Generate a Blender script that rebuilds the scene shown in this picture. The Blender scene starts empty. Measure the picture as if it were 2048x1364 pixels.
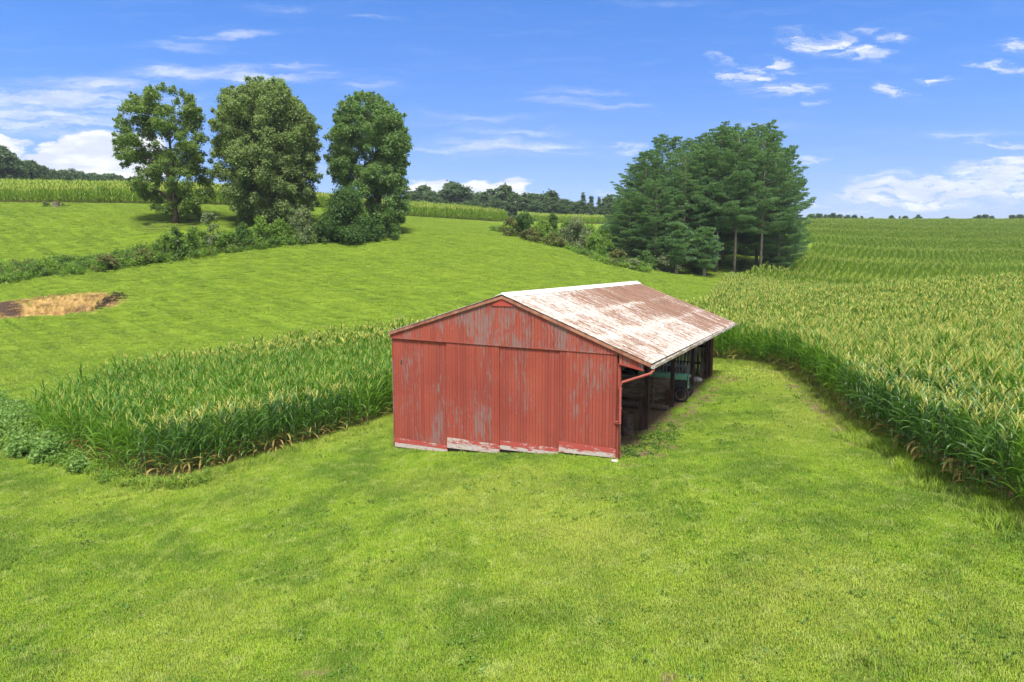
import bpy, bmesh, math, random
import numpy as np
from mathutils import Vector, Matrix
R = math.radians
SC = bpy.context.scene
COL = SC.collection

# ------------------------------------------------------------------ camera
F, PITCH, H = 1328.0, 0.12, 8.1
cam_d = bpy.data.cameras.new('camera'); cam = bpy.data.objects.new('camera', cam_d); COL.objects.link(cam)
cam.location = (0, 0, H); cam.rotation_euler = (math.pi/2 - PITCH, 0, 0)
cam_d.sensor_width = 36; cam_d.lens = F/2048*36; cam_d.clip_start = .1; cam_d.clip_end = 6000
SC.camera = cam
CP, SP = math.cos(PITCH), math.sin(PITCH)
def ray(u, v):
    x = (u-1024)/F; y = (682-v)/F
    return x, CP+y*SP, -SP+y*CP
def sky_ab(u, v):
    x, Y, Z = ray(u, v); return x/Y, Z/Y

# ------------------------------------------------------------------ light + sky
SUN_EL, SUN_AZ = R(60), R(172)      # azimuth clockwise from +Y (view direction)
SC.view_settings.view_transform = 'Standard'; SC.view_settings.look = 'None'
SC.view_settings.exposure = 1.3; SC.view_settings.gamma = 1
sd = bpy.data.lights.new('sun', 'SUN'); sun = bpy.data.objects.new('sun', sd); COL.objects.link(sun)
sd.energy = 3.1; sd.angle = R(12); sd.color = (1, .955, .87)
sv = Vector((math.sin(SUN_AZ)*math.cos(SUN_EL), math.cos(SUN_AZ)*math.cos(SUN_EL), math.sin(SUN_EL)))
sun.rotation_euler = sv.to_track_quat('Z', 'Y').to_euler()

class NT:
    """small node-tree writer"""
    def __init__(s, tree): s.t = tree; s.t.nodes.clear()
    def n(s, typ, ins=None, **kw):
        nd = s.t.nodes.new(typ)
        for k, v in kw.items(): setattr(nd, k, v)
        if ins:
            for k, v in ins.items(): s.put(nd.inputs[k], v)
        return nd
    def put(s, sock, v):
        if isinstance(v, bpy.types.NodeSocket): s.t.links.new(v, sock)
        elif isinstance(v, bpy.types.Node): s.t.links.new(v.outputs[0], sock)
        else:
            if sock.type == 'RGBA' and len(v) == 3: v = (*v, 1)
            sock.default_value = v
    def m(s, op, a, b=0.0, c=0.0, clamp=False):
        nd = s.t.nodes.new('ShaderNodeMath'); nd.operation = op; nd.use_clamp = clamp
        s.put(nd.inputs[0], a); s.put(nd.inputs[1], b); s.put(nd.inputs[2], c)
        return nd.outputs[0]
    def vm(s, op, a, b=(0, 0, 0), out=0):
        nd = s.t.nodes.new('ShaderNodeVectorMath'); nd.operation = op
        s.put(nd.inputs[0], a); s.put(nd.inputs[1], b)
        return nd.outputs[out]
    def noise(s, vec, scale, detail=3, rough=.55, out=0, dist=0.0):
        nd = s.n('ShaderNodeTexNoise', {'Vector': vec, 'Scale': scale, 'Detail': detail, 'Roughness': rough, 'Distortion': dist})
        return nd.outputs[out]
    def ramp(s, f, lo, hi, a=0.0, b=1.0):
        nd = s.n('ShaderNodeMapRange', {0: f, 1: lo, 2: hi, 3: a, 4: b}, interpolation_type='SMOOTHSTEP'); return nd.outputs[0]
    def mix(s, f, a, b, mode='MIX'):
        nd = s.t.nodes.new('ShaderNodeMix'); nd.data_type = 'RGBA'; nd.blend_type = mode
        s.put(nd.inputs[0], f); s.put(nd.inputs[6], a); s.put(nd.inputs[7], b)
        return nd.outputs[2]

W = bpy.data.worlds.new('World'); SC.world = W; W.use_nodes = True
n = NT(W.node_tree)
sky = n.n('ShaderNodeTexSky', sky_type='NISHITA', sun_disc=False, sun_elevation=SUN_EL, sun_rotation=SUN_AZ,
          altitude=200, air_density=1.0, dust_density=.6, ozone_density=3.0)
gen = n.n('ShaderNodeTexCoord').outputs['Generated']
sep = n.n('ShaderNodeSeparateXYZ', {0: gen})
ys = n.m('MAXIMUM', sep.outputs[1], .05)
ca = n.m('DIVIDE', sep.outputs[0], ys); ce = n.m('DIVIDE', sep.outputs[2], ys)
P = n.n('ShaderNodeCombineXYZ', {0: ca, 1: ce, 2: 0.0}).outputs[0]
# swirl the coordinates so that cloud outlines are ragged
wob = n.vm('SUBTRACT', n.noise(n.vm('MULTIPLY', P, (3.0, 9, 1)), 3.0, 6, .62, out=1), (.5, .5, .5))
Pw = n.vm('ADD', P, n.vm('MULTIPLY', wob, (.16, .045, 0)))
def blob(u, v, du, dv, gain, src, rot=0.0):
    a, e = sky_ab(u, v); sa, se = du/F, dv/F
    d = n.vm('SUBTRACT', src, (a, e, 0))
    if rot:
        nd = n.n('ShaderNodeVectorRotate', {'Vector': d, 'Angle': rot}, rotation_type='Z_AXIS'); d = nd.outputs[0]
    L = n.vm('LENGTH', n.vm('MULTIPLY', d, (1/sa, 1/se, 0)), out=1)
    return n.ramp(L, 1.25, .0, 0.0, gain*1.35)
def blobs(lst, src):
    acc = None
    for b in lst:
        o = blob(b[0], b[1], b[2], b[3], b[4], src, *(b[5:]))
        acc = o if acc is None else n.m('MAXIMUM', acc, o)
    return acc
cumulus = [(215, 322, 128, 56, 1.5), (265, 318, 90, 52, 1.5), (120, 338, 110, 30, 1.0), (20, 303, 60, 26, .9), (12, 282, 30, 12, .7), (100, 290, 26, 8, .5),
           (935, 374, 125, 20, 1.3), (1000, 368, 70, 14, 1.1), (870, 378, 55, 14, .9), (1040, 388, 70, 9, .6)]
alto = [(1612, 82, 85, 22, 1.1, .15), (1690, 92, 110, 24, 1.2, .25), (1770, 72, 80, 12, .8, .2), (1500, 148, 66, 22, 1.1, -.12), (1578, 132, 50, 17, .8, .3),
        (1560, 182, 88, 18, 1.15), (1785, 181, 58, 15, 1.0, .1), (1885, 164, 70, 13, .8, .05), (2000, 136, 90, 12, .9, .12), (2040, 95, 60, 16, .9, .3), (1630, 207, 30, 9, .6),
        (1258, 296, 60, 12, .9, .05), (1622, 320, 48, 10, .8), (1436, 118, 50, 8, .5, .3), (1224, 380, 40, 9, .8), (1625, 408, 42, 8, .7),
        (1780, 388, 160, 20, 1.9), (1900, 374, 220, 24, 2.0, .05), (2030, 352, 160, 26, 1.9, .1), (2035, 332, 90, 17, 1.7), (1840, 402, 160, 15, 1.5),
        (2040, 296, 60, 12, .9), (1720, 412, 90, 8, .6), (1990, 412, 120, 9, .55), (2030, 398, 80, 9, .7)]
cirrus = [(110, 215, 330, 62, 1.1, -.08), (0, 250, 260, 40, .9), (150, 176, 110, 22, .55, .12), (455, 148, 250, 22, .9, .03), (600, 140, 90, 22, .6, .1),
          (1000, 296, 260, 26, .75), (1010, 262, 150, 14, .6), (1150, 186, 140, 12, .35), (1190, 212, 180, 16, .4, .06), (470, 70, 110, 12, .45, -.05), (350, 90, 150, 14, .4),
          (560, 14, 110, 10, .35), (745, 40, 90, 9, .35, .05), (975, 76, 100, 8, .3), (1900, 265, 240, 14, .45), (1980, 290, 120, 7, .6, .3), (740, 170, 80, 14, .35),
          (1500, 250, 240, 16, .25), (900, 240, 240, 22, .3), (1330, 8, 170, 10, .25), (1330, 410, 200, 12, .3), (700, 330, 240, 40, .3)]
puff = n.noise(n.vm('MULTIPLY', P, (5, 14, 1)), 4.0, 8, .6)
m1 = n.m('MULTIPLY', blobs(cumulus, Pw), n.ramp(puff, .18, .42)); m1 = n.ramp(m1, .1, .52)
streak = n.noise(n.vm('MULTIPLY', Pw, (4, 17, 1)), 5.5, 8, .66)
m2 = n.m('MULTIPLY', blobs(alto, Pw), n.ramp(streak, .30, .72)); m2 = n.ramp(m2, .0, 1.0, 0, .85)
veil = n.noise(n.vm('MULTIPLY', Pw, (1.2, 15, 1)), 5.0, 6, .6)
m3 = n.m('MULTIPLY', blobs(cirrus, Pw), n.ramp(veil, .3, .75, .12, 1.0)); m3 = n.ramp(m3, 0, .8, 0, .62)
thin = n.m('MULTIPLY', n.ramp(veil, .45, .8), .06)
mask = n.m('MAXIMUM', n.m('MAXIMUM', m1, m2), n.m('MAXIMUM', m3, thin))
skyc = n.mix(1.0, sky.outputs[0], n.mix(n.ramp(ce, .0, .42), (.86, .84, 1.15), (.54, .94, 1.52)), 'MULTIPLY')
under = n.noise(n.vm('MULTIPLY', P, (5, 16, 1)), 2.2, 5, .6)
cc = n.mix(n.ramp(under, .4, .62), (5.6, 6.1, 7.3), (7.6, 7.8, 8.1))
# bright unseen cloud added overhead and behind the camera to fill and soften light
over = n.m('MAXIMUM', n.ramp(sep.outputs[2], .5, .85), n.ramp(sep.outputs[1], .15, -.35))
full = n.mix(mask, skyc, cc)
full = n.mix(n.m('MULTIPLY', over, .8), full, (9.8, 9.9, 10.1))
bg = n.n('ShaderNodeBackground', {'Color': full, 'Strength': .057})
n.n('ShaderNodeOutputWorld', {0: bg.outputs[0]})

# ------------------------------------------------------------------ terrain height
GX = [-400, -60, -15, -5, -2.6, -.4, 1.8, 3.8, 5.4, 8, 12, 25, 40, 400]
GZ = [-2.2, -1., -.45, .1, .3, .6, .9, 1.04, 1.25, 1.4, 1.5, 2.1, 3., 8]
def gnear(X): return np.interp(X, GX, GZ)
TAB = {
 -600: [(60, 680), (70, 640), (80, 590), (90, 550), (105, 480), (125, 405), (150, 388), (200, 384), (260, 383), (400, 400), (1500, 470)],
 0: [(57, 700), (64, 645), (72, 608), (80, 572), (88, 542), (100, 487), (112, 440), (125, 405), (150, 389), (200, 385), (260, 384), (400, 400), (1500, 470)],
 350: [(58, 690), (68, 620), (78, 560), (85, 530), (93, 500), (105, 447), (118, 422), (130, 409), (150, 396), (200, 394), (260, 396), (400, 412), (1500, 475)],
 600: [(55, 690), (65, 625), (75, 570), (85, 525), (93, 495), (105, 460), (118, 433), (135, 417), (160, 404), (200, 405), (300, 420), (1500, 475)],
 800: [(55, 685), (65, 615), (75, 565), (85, 525), (95, 497), (107, 475), (125, 456), (150, 443), (170, 434), (200, 425), (250, 425), (350, 435), (1500, 480)],
 1000: [(55, 680), (65, 615), (75, 570), (85, 535), (95, 507), (108, 480), (125, 459), (150, 451), (175, 445), (200, 438), (250, 438), (350, 440), (1500, 485)],
 1100: [(55, 675), (65, 615), (75, 575), (85, 543), (95, 518), (105, 497), (115, 488), (130, 484), (160, 472), (200, 459), (260, 448), (350, 442), (1500, 485)],
 1200: [(55, 672), (65, 618), (75, 585), (85, 558), (95, 538), (105, 526), (125, 510), (150, 490), (200, 464), (260, 449), (350, 443), (1500, 485)],
 1300: [(60, 655), (72, 612), (85, 582), (98, 563), (110, 549), (122, 538), (140, 518), (170, 488), (200, 468), (260, 450), (350, 443), (1500, 485)],
 1450: [(60, 655), (75, 622), (90, 596), (105, 577), (115, 553), (125, 533), (145, 510), (170, 487), (200, 468), (260, 452), (350, 446), (500, 455), (1500, 490)],
 1600: [(60, 652), (70, 626), (78, 622), (90, 618), (105, 592), (120, 560), (140, 530), (165, 506), (200, 483), (250, 460), (320, 448), (400, 450), (1500, 495)],
 1800: [(60, 645), (70, 610), (78, 608), (90, 614), (110, 594), (130, 562), (150, 535), (180, 507), (220, 480), (260, 463), (320, 448), (400, 450), (1500, 495)],
 2048: [(60, 632), (72, 592), (80, 592), (92, 612), (115, 590), (140, 551), (170, 516), (210, 485), (260, 463), (320, 448), (400, 450), (1500, 495)],
 2700: [(60, 625), (72, 582), (80, 584), (92, 606), (115, 588), (140, 551), (170, 516), (210, 485), (260, 463), (320, 448), (400, 450), (1500, 495)],
}
def zrow(Y, v):
    x, a, b = ray(0, v); return H + Y*b/a
NA, NY = 260, 420
A0, A1 = -1.6, 1.6
L0, L1 = math.log(8), math.log(1500)
agrid = np.linspace(A0, A1, NA); lgrid = np.linspace(L0, L1, NY)
cols, acol = [], []
for u, lst in sorted(TAB.items()):
    a = (u-1024)/F/.995
    ys_ = [8, 20, 34, 46] + [q[0] for q in lst]
    zs_ = [float(gnear(a*y)) for y in (8, 20, 34, 46)] + [zrow(*q) for q in lst]
    cols.append(np.interp(lgrid, np.log(ys_), zs_)); acol.append(a)
cols = np.array(cols)
TZ = np.array([np.interp(agrid, acol, cols[:, j]) for j in range(NY)]).T
def gsm(A, s, ax):
    k = np.arange(-int(3*s), int(3*s)+1); w = np.exp(-k*k/(2*s*s)); w /= w.sum()
    pad = [(0, 0), (0, 0)]; pad[ax] = (len(k)//2,)*2
    B = np.pad(A, pad, mode='edge')
    return np.apply_along_axis(lambda q: np.convolve(q, w, 'valid'), ax, B)
TZ = gsm(gsm(TZ, 5, 0), 4, 1)
PIT = None
def hgt(X, Y):
    X = np.asarray(X, float); Y = np.asarray(Y, float)
    Yc = np.clip(Y, 8.01, 1499); a = np.clip(X/Yc, A0+1e-6, A1-1e-6)
    fa = (a-A0)/(A1-A0)*(NA-1); fl = (np.log(Yc)-L0)/(L1-L0)*(NY-1)
    i = np.clip(fa.astype(int), 0, NA-2); j = np.clip(fl.astype(int), 0, NY-2); fa = fa-i; fl = fl-j
    zt = (TZ[i, j]*(1-fa)+TZ[i+1, j]*fa)*(1-fl)+(TZ[i, j+1]*(1-fa)+TZ[i+1, j+1]*fa)*fl
    w = np.clip((Y-38)/10, 0, 1); w = w*w*(3-2*w)
    z = gnear(X)*(1-w)+zt*w
    # gentle unevenness
    z = z+.05*np.sin(X*.55+1.3*np.sin(Y*.31))*np.cos(Y*.47)*np.clip((np.abs(Y-33)-12)/6, 0, 1)
    wv = np.clip((Y-95)/20, 0, 1)*np.clip((330-Y)/60, 0, 1)*np.clip((X/np.maximum(Y, 1)-.36)/.1, 0, 1)
    z = z+.75*wv*np.sin((Y+.10*X+5*np.sin(X*.03))*6.283/27)
    if PIT is not None:
        dx = (X-PIT[0])/PIT[2]; dy = (Y-PIT[1])/PIT[3]; r = np.sqrt(dx*dx+dy*dy)
        r = r*(1+.06*np.sin(3*np.arctan2(dy, dx)+1))
        k = np.clip((1.04-r)/.5, 0, 1); k = k*k*(3-2*k)
        z = z-k*2.0+.35*np.exp(-((r-1.08)/.12)**2)*(dy < .3)*.6
    return z
YS = np.exp(np.linspace(math.log(9), math.log(1400), 4000))
def hit(u, v, dz=0.0):
    x, a, b = ray(u, v)
    X = x/a*YS; Z = H+b/a*YS
    below = np.nonzero(hgt(X, YS)+dz >= Z)[0]
    k = below[0] if len(below) else len(YS)-1
    return float(X[k]), float(YS[k])
def atY(u, Y):
    z = float(hgt((u-1024)/F*Y, Y)); X = (u-1024)/F*(Y*CP+(H-z)*SP); return X, float(Y)
_pc = hit(92, 613); PIT = (_pc[0], _pc[1], 7.7, 4.4)

# ------------------------------------------------------------------ helpers
def tag(o, label=None, cat=None, group=None, kind=None):
    if label: o['label'] = label
    if cat: o['category'] = cat
    if group: o['group'] = group
    if kind: o['kind'] = kind
    return o
def link(o, parent=None):
    COL.objects.link(o)
    if parent is not None: o.parent = parent
    return o
def empty(name, loc, rz=0):
    o = bpy.data.objects.new(name, None); o.location = loc; o.rotation_euler = (0, 0, rz); o.empty_display_size = .2
    return link(o)
def meshdata(name, V, Fc, mats, midx=None, smooth=False):
    me = bpy.data.meshes.new(name)
    V = np.asarray(V, np.float32)
    if isinstance(Fc, np.ndarray):
        k = Fc.shape[1]; me.vertices.add(len(V)); me.vertices.foreach_set('co', V.ravel())
        me.loops.add(Fc.size); me.loops.foreach_set('vertex_index', Fc.astype(np.int32).ravel())
        me.polygons.add(len(Fc)); me.polygons.foreach_set('loop_start', np.arange(0, Fc.size, k, dtype=np.int32))
        me.polygons.foreach_set('loop_total', np.full(len(Fc), k, np.int32)); me.update(calc_edges=True)
    else:
        me.from_pydata([tuple(map(float, q)) for q in V], [], Fc); me.update()
    for m in (mats if isinstance(mats, (list, tuple)) else [mats]): me.materials.append(m)
    if midx is not None: me.polygons.foreach_set('material_index', np.asarray(midx, np.int32))
    if smooth: me.polygons.foreach_set('use_smooth', np.ones(len(me.polygons), bool))
    return me
def obj(name, me, parent=None): return link(bpy.data.objects.new(name, me), parent)
def fattr(me, name, vals, dom='POINT'):
    at = me.attributes.new(name, 'FLOAT', dom); at.data.foreach_set('value', np.asarray(vals, np.float32)); return at

class MB:
    def __init__(s): s.v = []; s.f = []; s.r = []
    def quadbox(s, P8, rnd=None):
        b = len(s.v); s.v += [tuple(p) for p in P8]
        for q in ((0, 3, 2, 1), (4, 5, 6, 7), (0, 1, 5, 4), (1, 2, 6, 5), (2, 3, 7, 6), (3, 0, 4, 7)): s.f.append(tuple(b+i for i in q))
        s.r += [random.random() if rnd is None else rnd]*8
    def box(s, x0, x1, y0, y1, z0, z1, rnd=None):
        s.quadbox([(x0, y0, z0), (x1, y0, z0), (x1, y1, z0), (x0, y1, z0), (x0, y0, z1), (x1, y0, z1), (x1, y1, z1), (x0, y1, z1)], rnd)
    def tube(s, pts, rad, n=8, rnd=None, cap=True):
        pts = [Vector(p) for p in pts]; rr = rad if isinstance(rad, (list, tuple)) else [rad]*len(pts)
        r = random.random() if rnd is None else rnd
        b = len(s.v); up = None
        for i, p in enumerate(pts):
            t = (pts[min(i+1, len(pts)-1)]-pts[max(i-1, 0)]).normalized()
            if up is None: up = t.orthogonal().normalized()
            up = (up-t*up.dot(t)); up = up.normalized() if up.length > 1e-6 else t.orthogonal().normalized()
            w = t.cross(up)
            for k in range(n):
                a = 2*math.pi*k/n; q = p+(up*math.cos(a)+w*math.sin(a))*rr[i]; s.v.append(tuple(q)); s.r.append(r)
        for i in range(len(pts)-1):
            for k in range(n):
                s.f.append((b+i*n+k, b+i*n+(k+1) % n, b+(i+1)*n+(k+1) % n, b+(i+1)*n+k))
        if cap:
            s.f.append(tuple(b+k for k in reversed(range(n)))); e = b+(len(pts)-1)*n; s.f.append(tuple(e+k for k in range(n)))
    def lathe(s, prof, axis='Z', org=(0, 0, 0), n=20, rnd=None):
        """prof = [(radius, along)]"""
        b = len(s.v); r0 = random.random() if rnd is None else rnd
        for (r, h) in prof:
            for k in range(n):
                a = 2*math.pi*k/n; c, d = r*math.cos(a), r*math.sin(a)
                p = (c, d, h) if axis == 'Z' else (c, h, d) if axis == 'Y' else (h, c, d)
                s.v.append((p[0]+org[0], p[1]+org[1], p[2]+org[2])); s.r.append(r0)
        for i in range(len(prof)-1):
            for k in range(n): s.f.append((b+i*n+k, b+i*n+(k+1) % n, b+(i+1)*n+(k+1) % n, b+(i+1)*n+k))
        s.f.append(tuple(b+k for k in reversed(range(n)))); e = b+(len(prof)-1)*n; s.f.append(tuple(e+k for k in range(n)))
    def build(s, name, mat, parent=None, smooth=False, bevel=0):
        me = meshdata(name, s.v, s.f, mat, smooth=smooth); fattr(me, 'rnd', s.r)
        bm = bmesh.new(); bm.from_mesh(me); bmesh.ops.recalc_face_normals(bm, faces=bm.faces)
        bm.to_mesh(me); bm.free()
        o = obj(name, me, parent)
        if bevel:
            md = o.modifiers.new('b', 'BEVEL'); md.width = bevel; md.segments = 2; md.limit_method = 'ANGLE'
        return o

# ------------------------------------------------------------------ materials
def mat(name):
    m = bpy.data.materials.new(name); m.use_nodes = True; return m, NT(m.node_tree)
def out(n, sh, disp=None):
    o = n.n('ShaderNodeOutputMaterial', {0: sh})
def bsdf(n, col, rough=.8, spec=.3, normal=None, metal=0.0):
    d = {'Base Color': col, 'Roughness': rough, 'Metallic': metal, 'Specular IOR Level': spec}
    if normal is not None: d['Normal'] = normal
    return n.n('ShaderNodeBsdfPrincipled', d).outputs[0]
def bump(n, h, st, dist=.02):
    return n.n('ShaderNodeBump', {'Height': h, 'Strength': st, 'Distance': dist}).outputs[0]
def pos(n): return n.n('ShaderNodeNewGeometry').outputs['Position']
def simple(name, c1, c2, scale, rough=.8, spec=.3, st=.3, vec=(1, 1, 1), metal=0.0):
    m, n = mat(name); p = n.n('ShaderNodeTexCoord').outputs['Object']; p = n.vm('MULTIPLY', p, vec)
    a = n.noise(p, scale, 6, .6)
    out(n, bsdf(n, n.mix(n.ramp(a, .35, .65), c1, c2), rough, spec, bump(n, a, st), metal)); return m

def grass_colour(n, p):
    """colour of the turf as a function of the place on the ground"""
    flat = n.vm('MULTIPLY', p, (1, 1, 0))
    big = n.noise(flat, .085, 4, .55); mid = n.noise(n.vm('ADD', flat, (31, 7, 0)), .42, 4, .6)
    sm = n.noise(flat, 1.7, 4, .65); fine = n.noise(flat, 9.0, 3, .6)
    # mower swaths on the hill, running slantwise
    sepp = n.n('ShaderNodeSeparateXYZ', {0: p})
    rot = n.n('ShaderNodeVectorRotate', {'Vector': flat, 'Angle': R(38)}, rotation_type='Z_AXIS').outputs[0]
    sw = n.noise(n.vm('MULTIPLY', rot, (.06, 1.1, 1)), 1.0, 4, .6)
    sw2 = n.noise(n.vm('MULTIPLY', rot, (.16, 3.6, 1)), 1.0, 3, .6)
    hill = n.ramp(sepp.outputs[1], 34, 66)
    lime = (.200, .305, .022); deep = (.095, .175, .014); yel = (.32, .355, .075); straw = (.44, .34, .16)
    c = n.mix(n.ramp(mid, .36, .62), deep, lime)
    c = n.mix(n.m('MULTIPLY', n.ramp(big, .44, .64), .75), c, yel)
    c = n.mix(n.m('MULTIPLY', n.ramp(sm, .5, .74), .5), c, (.075, .20, .018))
    c = n.mix(n.m('MULTIPLY', n.ramp(sm, .5, .28), .65), c, (.34, .40, .15))
    tr_ = n.noise(n.vm('MULTIPLY', flat, (1.3, .12, 1)), 1.0, 4, .6)
    c = n.mix(n.ramp(tr_, .52, .7, 0, .3), c, (.33, .42, .09))
    clv = n.noise(n.vm('ADD', flat, (9, 3, 0)), 3.6, 3, .6)
    c = n.mix(n.ramp(clv, .58, .68, 0, .55), c, (.06, .19, .022))
    dry = n.noise(n.vm('ADD', flat, (5, 51, 0)), .8, 5, .7)
    c = n.mix(n.m('MULTIPLY', n.ramp(dry, .66, .76), .55), c, straw)
    hc = n.mix(n.ramp(mid, .2, .8), (.180, .280, .022), (.22, .315, .028))
    hc = n.mix(n.m('MULTIPLY', n.ramp(sw, .46, .66), .5), hc, (.085, .165, .012))
    hc = n.mix(n.m('MULTIPLY', n.ramp(sw2, .5, .66), .7), hc, (.075, .14, .014))
    hc = n.mix(n.m('MULTIPLY', n.ramp(big, .5, .7), .5), hc, (.215, .30, .022))
    c = n.mix(hill, c, hc)
    return c, fine, sw2, hill

M = {}
m, n = mat('ground_turf')
p = pos(n); c, fine, sw2, hill = grass_colour(n, p)
flat = n.vm('MULTIPLY', p, (1, 1, 0))
n1 = n.noise(flat, 2.2, 6, .7); n2 = n.noise(flat, 14.0, 4, .7); n3 = n.noise(flat, .9, 5, .7)
c = n.mix(1.0, c, (.78, .78, .72), 'MULTIPLY'); c = n.mix(n.m('MULTIPLY', n.ramp(n2, .4, .7), .4), c, (.07, .11, .015))
soil = n.n('ShaderNodeAttribute', attribute_name='soil').outputs['Fac']
straw = n.n('ShaderNodeAttribute', attribute_name='straw').outputs['Fac']
ash = n.n('ShaderNodeAttribute', attribute_name='ash').outputs['Fac']
tdark = n.n('ShaderNodeAttribute', attribute_name='tree_dark').outputs['Fac']  # darker, browner ground under the hilltop trees and the pine grove
nn_ = n.m('ADD', n.m('MULTIPLY', n1, .6), n.m('MULTIPLY', n2, .4))
def edge(a, w=.6): return n.ramp(n.m('ADD', a, n.m('MULTIPLY', n.m('SUBTRACT', nn_, .5), w*1.8)), .35, .65)
c = n.mix(n.m('MULTIPLY', edge(tdark, .9), .8), c, n.mix(n2, (.035, .05, .014), (.10, .075, .04)))
c = n.mix(edge(soil, .7), c, n.mix(n.ramp(n2, .3, .7), (.11, .075, .038), (.27, .20, .11)))
sc_ = n.mix(n.ramp(n1, .3, .7), (.20, .115, .035), (.46, .31, .12)); sc_ = n.mix(n.m('MULTIPLY', n.ramp(n3, .55, .7), .7), sc_, (.10, .16, .02))
sc_ = n.mix(n.m('MULTIPLY', n.ramp(n2, .5, .7), .6), sc_, (.09, .055, .03))
c = n.mix(edge(straw, .5), c, sc_)
c = n.mix(edge(ash, .8), c, n.mix(n.ramp(n2, .4, .7), (.03, .022, .02), (.17, .10, .065)))
out(n, bsdf(n, c, .95, .1, bump(n, n.m('ADD', n.m('ADD', n2, n.m('MULTIPLY', n1, 1.5)), n.m('MULTIPLY', sw2, .6)), .9, .12)))
M['ground'] = m

def leafmat(name, cols, trans=.45, rough=.55, spec=.3, up=0.0, world=.0, hi=None):
    """cols: dark, mid, light"""
    m, n = mat(name); g = n.n('ShaderNodeNewGeometry')
    rp = g.outputs['Random Per Island']; p = g.outputs['Position']
    c = n.mix(n.ramp(rp, 0, .6), cols[0], cols[1]); c = n.mix(n.ramp(rp, .6, 1), c, cols[2])
    nz = n.noise(p, .45, 4, .6)
    c = n.mix(n.ramp(nz, .35, .65, 0, .5), c, cols[2]); 
    oi = n.n('ShaderNodeObjectInfo').outputs['Random']
    c = n.mix(n.m('MULTIPLY', oi, .35), c, cols[0])
    if hi is not None: c = n.mix(n.m('MULTIPLY', n.ramp(n.noise(p, .9, 3, .6), .55, .7), .7), c, hi)
    nrm = g.outputs['Normal']
    if up: nrm = n.vm('NORMALIZE', n.vm('ADD', n.vm('MULTIPLY', nrm, (1-up,)*3), (0, 0, up)))
    a = bsdf(n, c, rough, spec, nrm)
    tr = n.n('ShaderNodeBsdfTranslucent', {'Color': n.mix(1.0, c, (1.3, 1.4, .6), 'MULTIPLY'), 'Normal': nrm}).outputs[0]
    out(n, n.n('ShaderNodeMixShader', {0: trans, 1: a, 2: tr}).outputs[0]); return m
M['oak'] = leafmat('oak_leaves', [(.09, .15, .045), (.17, .25, .075), (.29, .36, .14)], hi=(.24, .28, .11), trans=.48)
M['oak2'] = leafmat('ash_leaves', [(.075, .145, .042), (.13, .225, .066), (.21, .31, .105)], hi=(.15, .18, .06), trans=.48)
M['loose'] = leafmat('maple_leaves', [(.085, .15, .035), (.155, .24, .055), (.25, .33, .085)], trans=.5)
M['pine'] = leafmat('pine_needles', [(.075, .16, .075), (.145, .265, .12), (.25, .375, .17)], trans=.35, hi=(.135, .20, .055))
M['shrub'] = leafmat('shrub_leaves', [(.08, .16, .022), (.15, .26, .035), (.24, .34, .06)])
M['shrubdark'] = leafmat('dark_shrub_leaves', [(.04, .09, .022), (.075, .15, .032), (.12, .20, .045)])
M['shrubgrey'] = leafmat('grey_shrub_leaves', [(.10, .15, .06), (.17, .22, .10), (.27, .30, .17)])
M['brush'] = leafmat('dry_brush', [(.11, .10, .04), (.17, .16, .06), (.15, .21, .045)])
M['far'] = leafmat('far_leaves', [(.045, .085, .036), (.075, .13, .05), (.12, .175, .07)])
M['scrub'] = leafmat('dead_scrub', [(.03, .022, .016), (.075, .05, .035), (.16, .11, .07)])
M['weed'] = leafmat('weed_leaves', [(.10, .20, .025), (.17, .29, .04), (.25, .36, .07)])
M['palew'] = leafmat('pale_weed_leaves', [(.09, .185, .035), (.15, .27, .06), (.25, .37, .11)])
M['corn'] = leafmat('corn_leaves', [(.05, .135, .018), (.10, .225, .022), (.20, .345, .03)], trans=.45, rough=.5, spec=.35)
M['cornedge'] = leafmat('edge_corn_leaves', [(.04, .105, .022), (.08, .18, .03), (.15, .27, .045)], trans=.38, rough=.34, spec=.55)
M['cornfar'] = leafmat('far_corn_leaves', [(.115, .21, .02), (.18, .295, .026), (.265, .38, .036)], trans=.3, rough=.5)
M['drycorn'] = leafmat('dry_corn_leaves', [(.22, .15, .04), (.34, .25, .08), (.2, .22, .05)], trans=.3)
M['tassel'] = leafmat('corn_tassels', [(.38, .39, .09), (.50, .49, .13), (.64, .58, .19)], trans=.25, rough=.7)
M['bark'] = simple('bark', (.045, .036, .028), (.13, .105, .08), 3, .95, .1, .8, (3, 3, .6))
M['pinebark'] = simple('pine_bark', (.17, .135, .105), (.36, .30, .24), 3, .95, .1, .8, (3, 3, .6))
# blades share the turf's colours
m, n = mat('grass_blades'); g = n.n('ShaderNodeNewGeometry')
c, fine, _, _ = grass_colour(n, g.outputs['Position'])
rp = g.outputs['Random Per Island']
c = n.mix(1.0, c, (1.48, 1.5, 1.0), 'MULTIPLY'); c = n.mix(n.m('MULTIPLY', n.ramp(rp, .55, 1), .5), c, (.46, .52, .18)); c = n.mix(n.m('MULTIPLY', n.ramp(rp, .45, 0), .5), c, (.06, .15, .01))
c = n.mix(n.ramp(rp, .955, .96, 0, .6), c, (.42, .33, .14))
nrm = n.vm('NORMALIZE', n.vm('ADD', n.vm('MULTIPLY', g.outputs['Normal'], (.4, .4, .4)), (0, 0, .75)))
a = bsdf(n, c, .6, .2, nrm); tr = n.n('ShaderNodeBsdfTranslucent', {'Color': c, 'Normal': nrm}).outputs[0]
out(n, n.n('ShaderNodeMixShader', {0: .4, 1: a, 2: tr}).outputs[0]); M['blade'] = m

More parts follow.
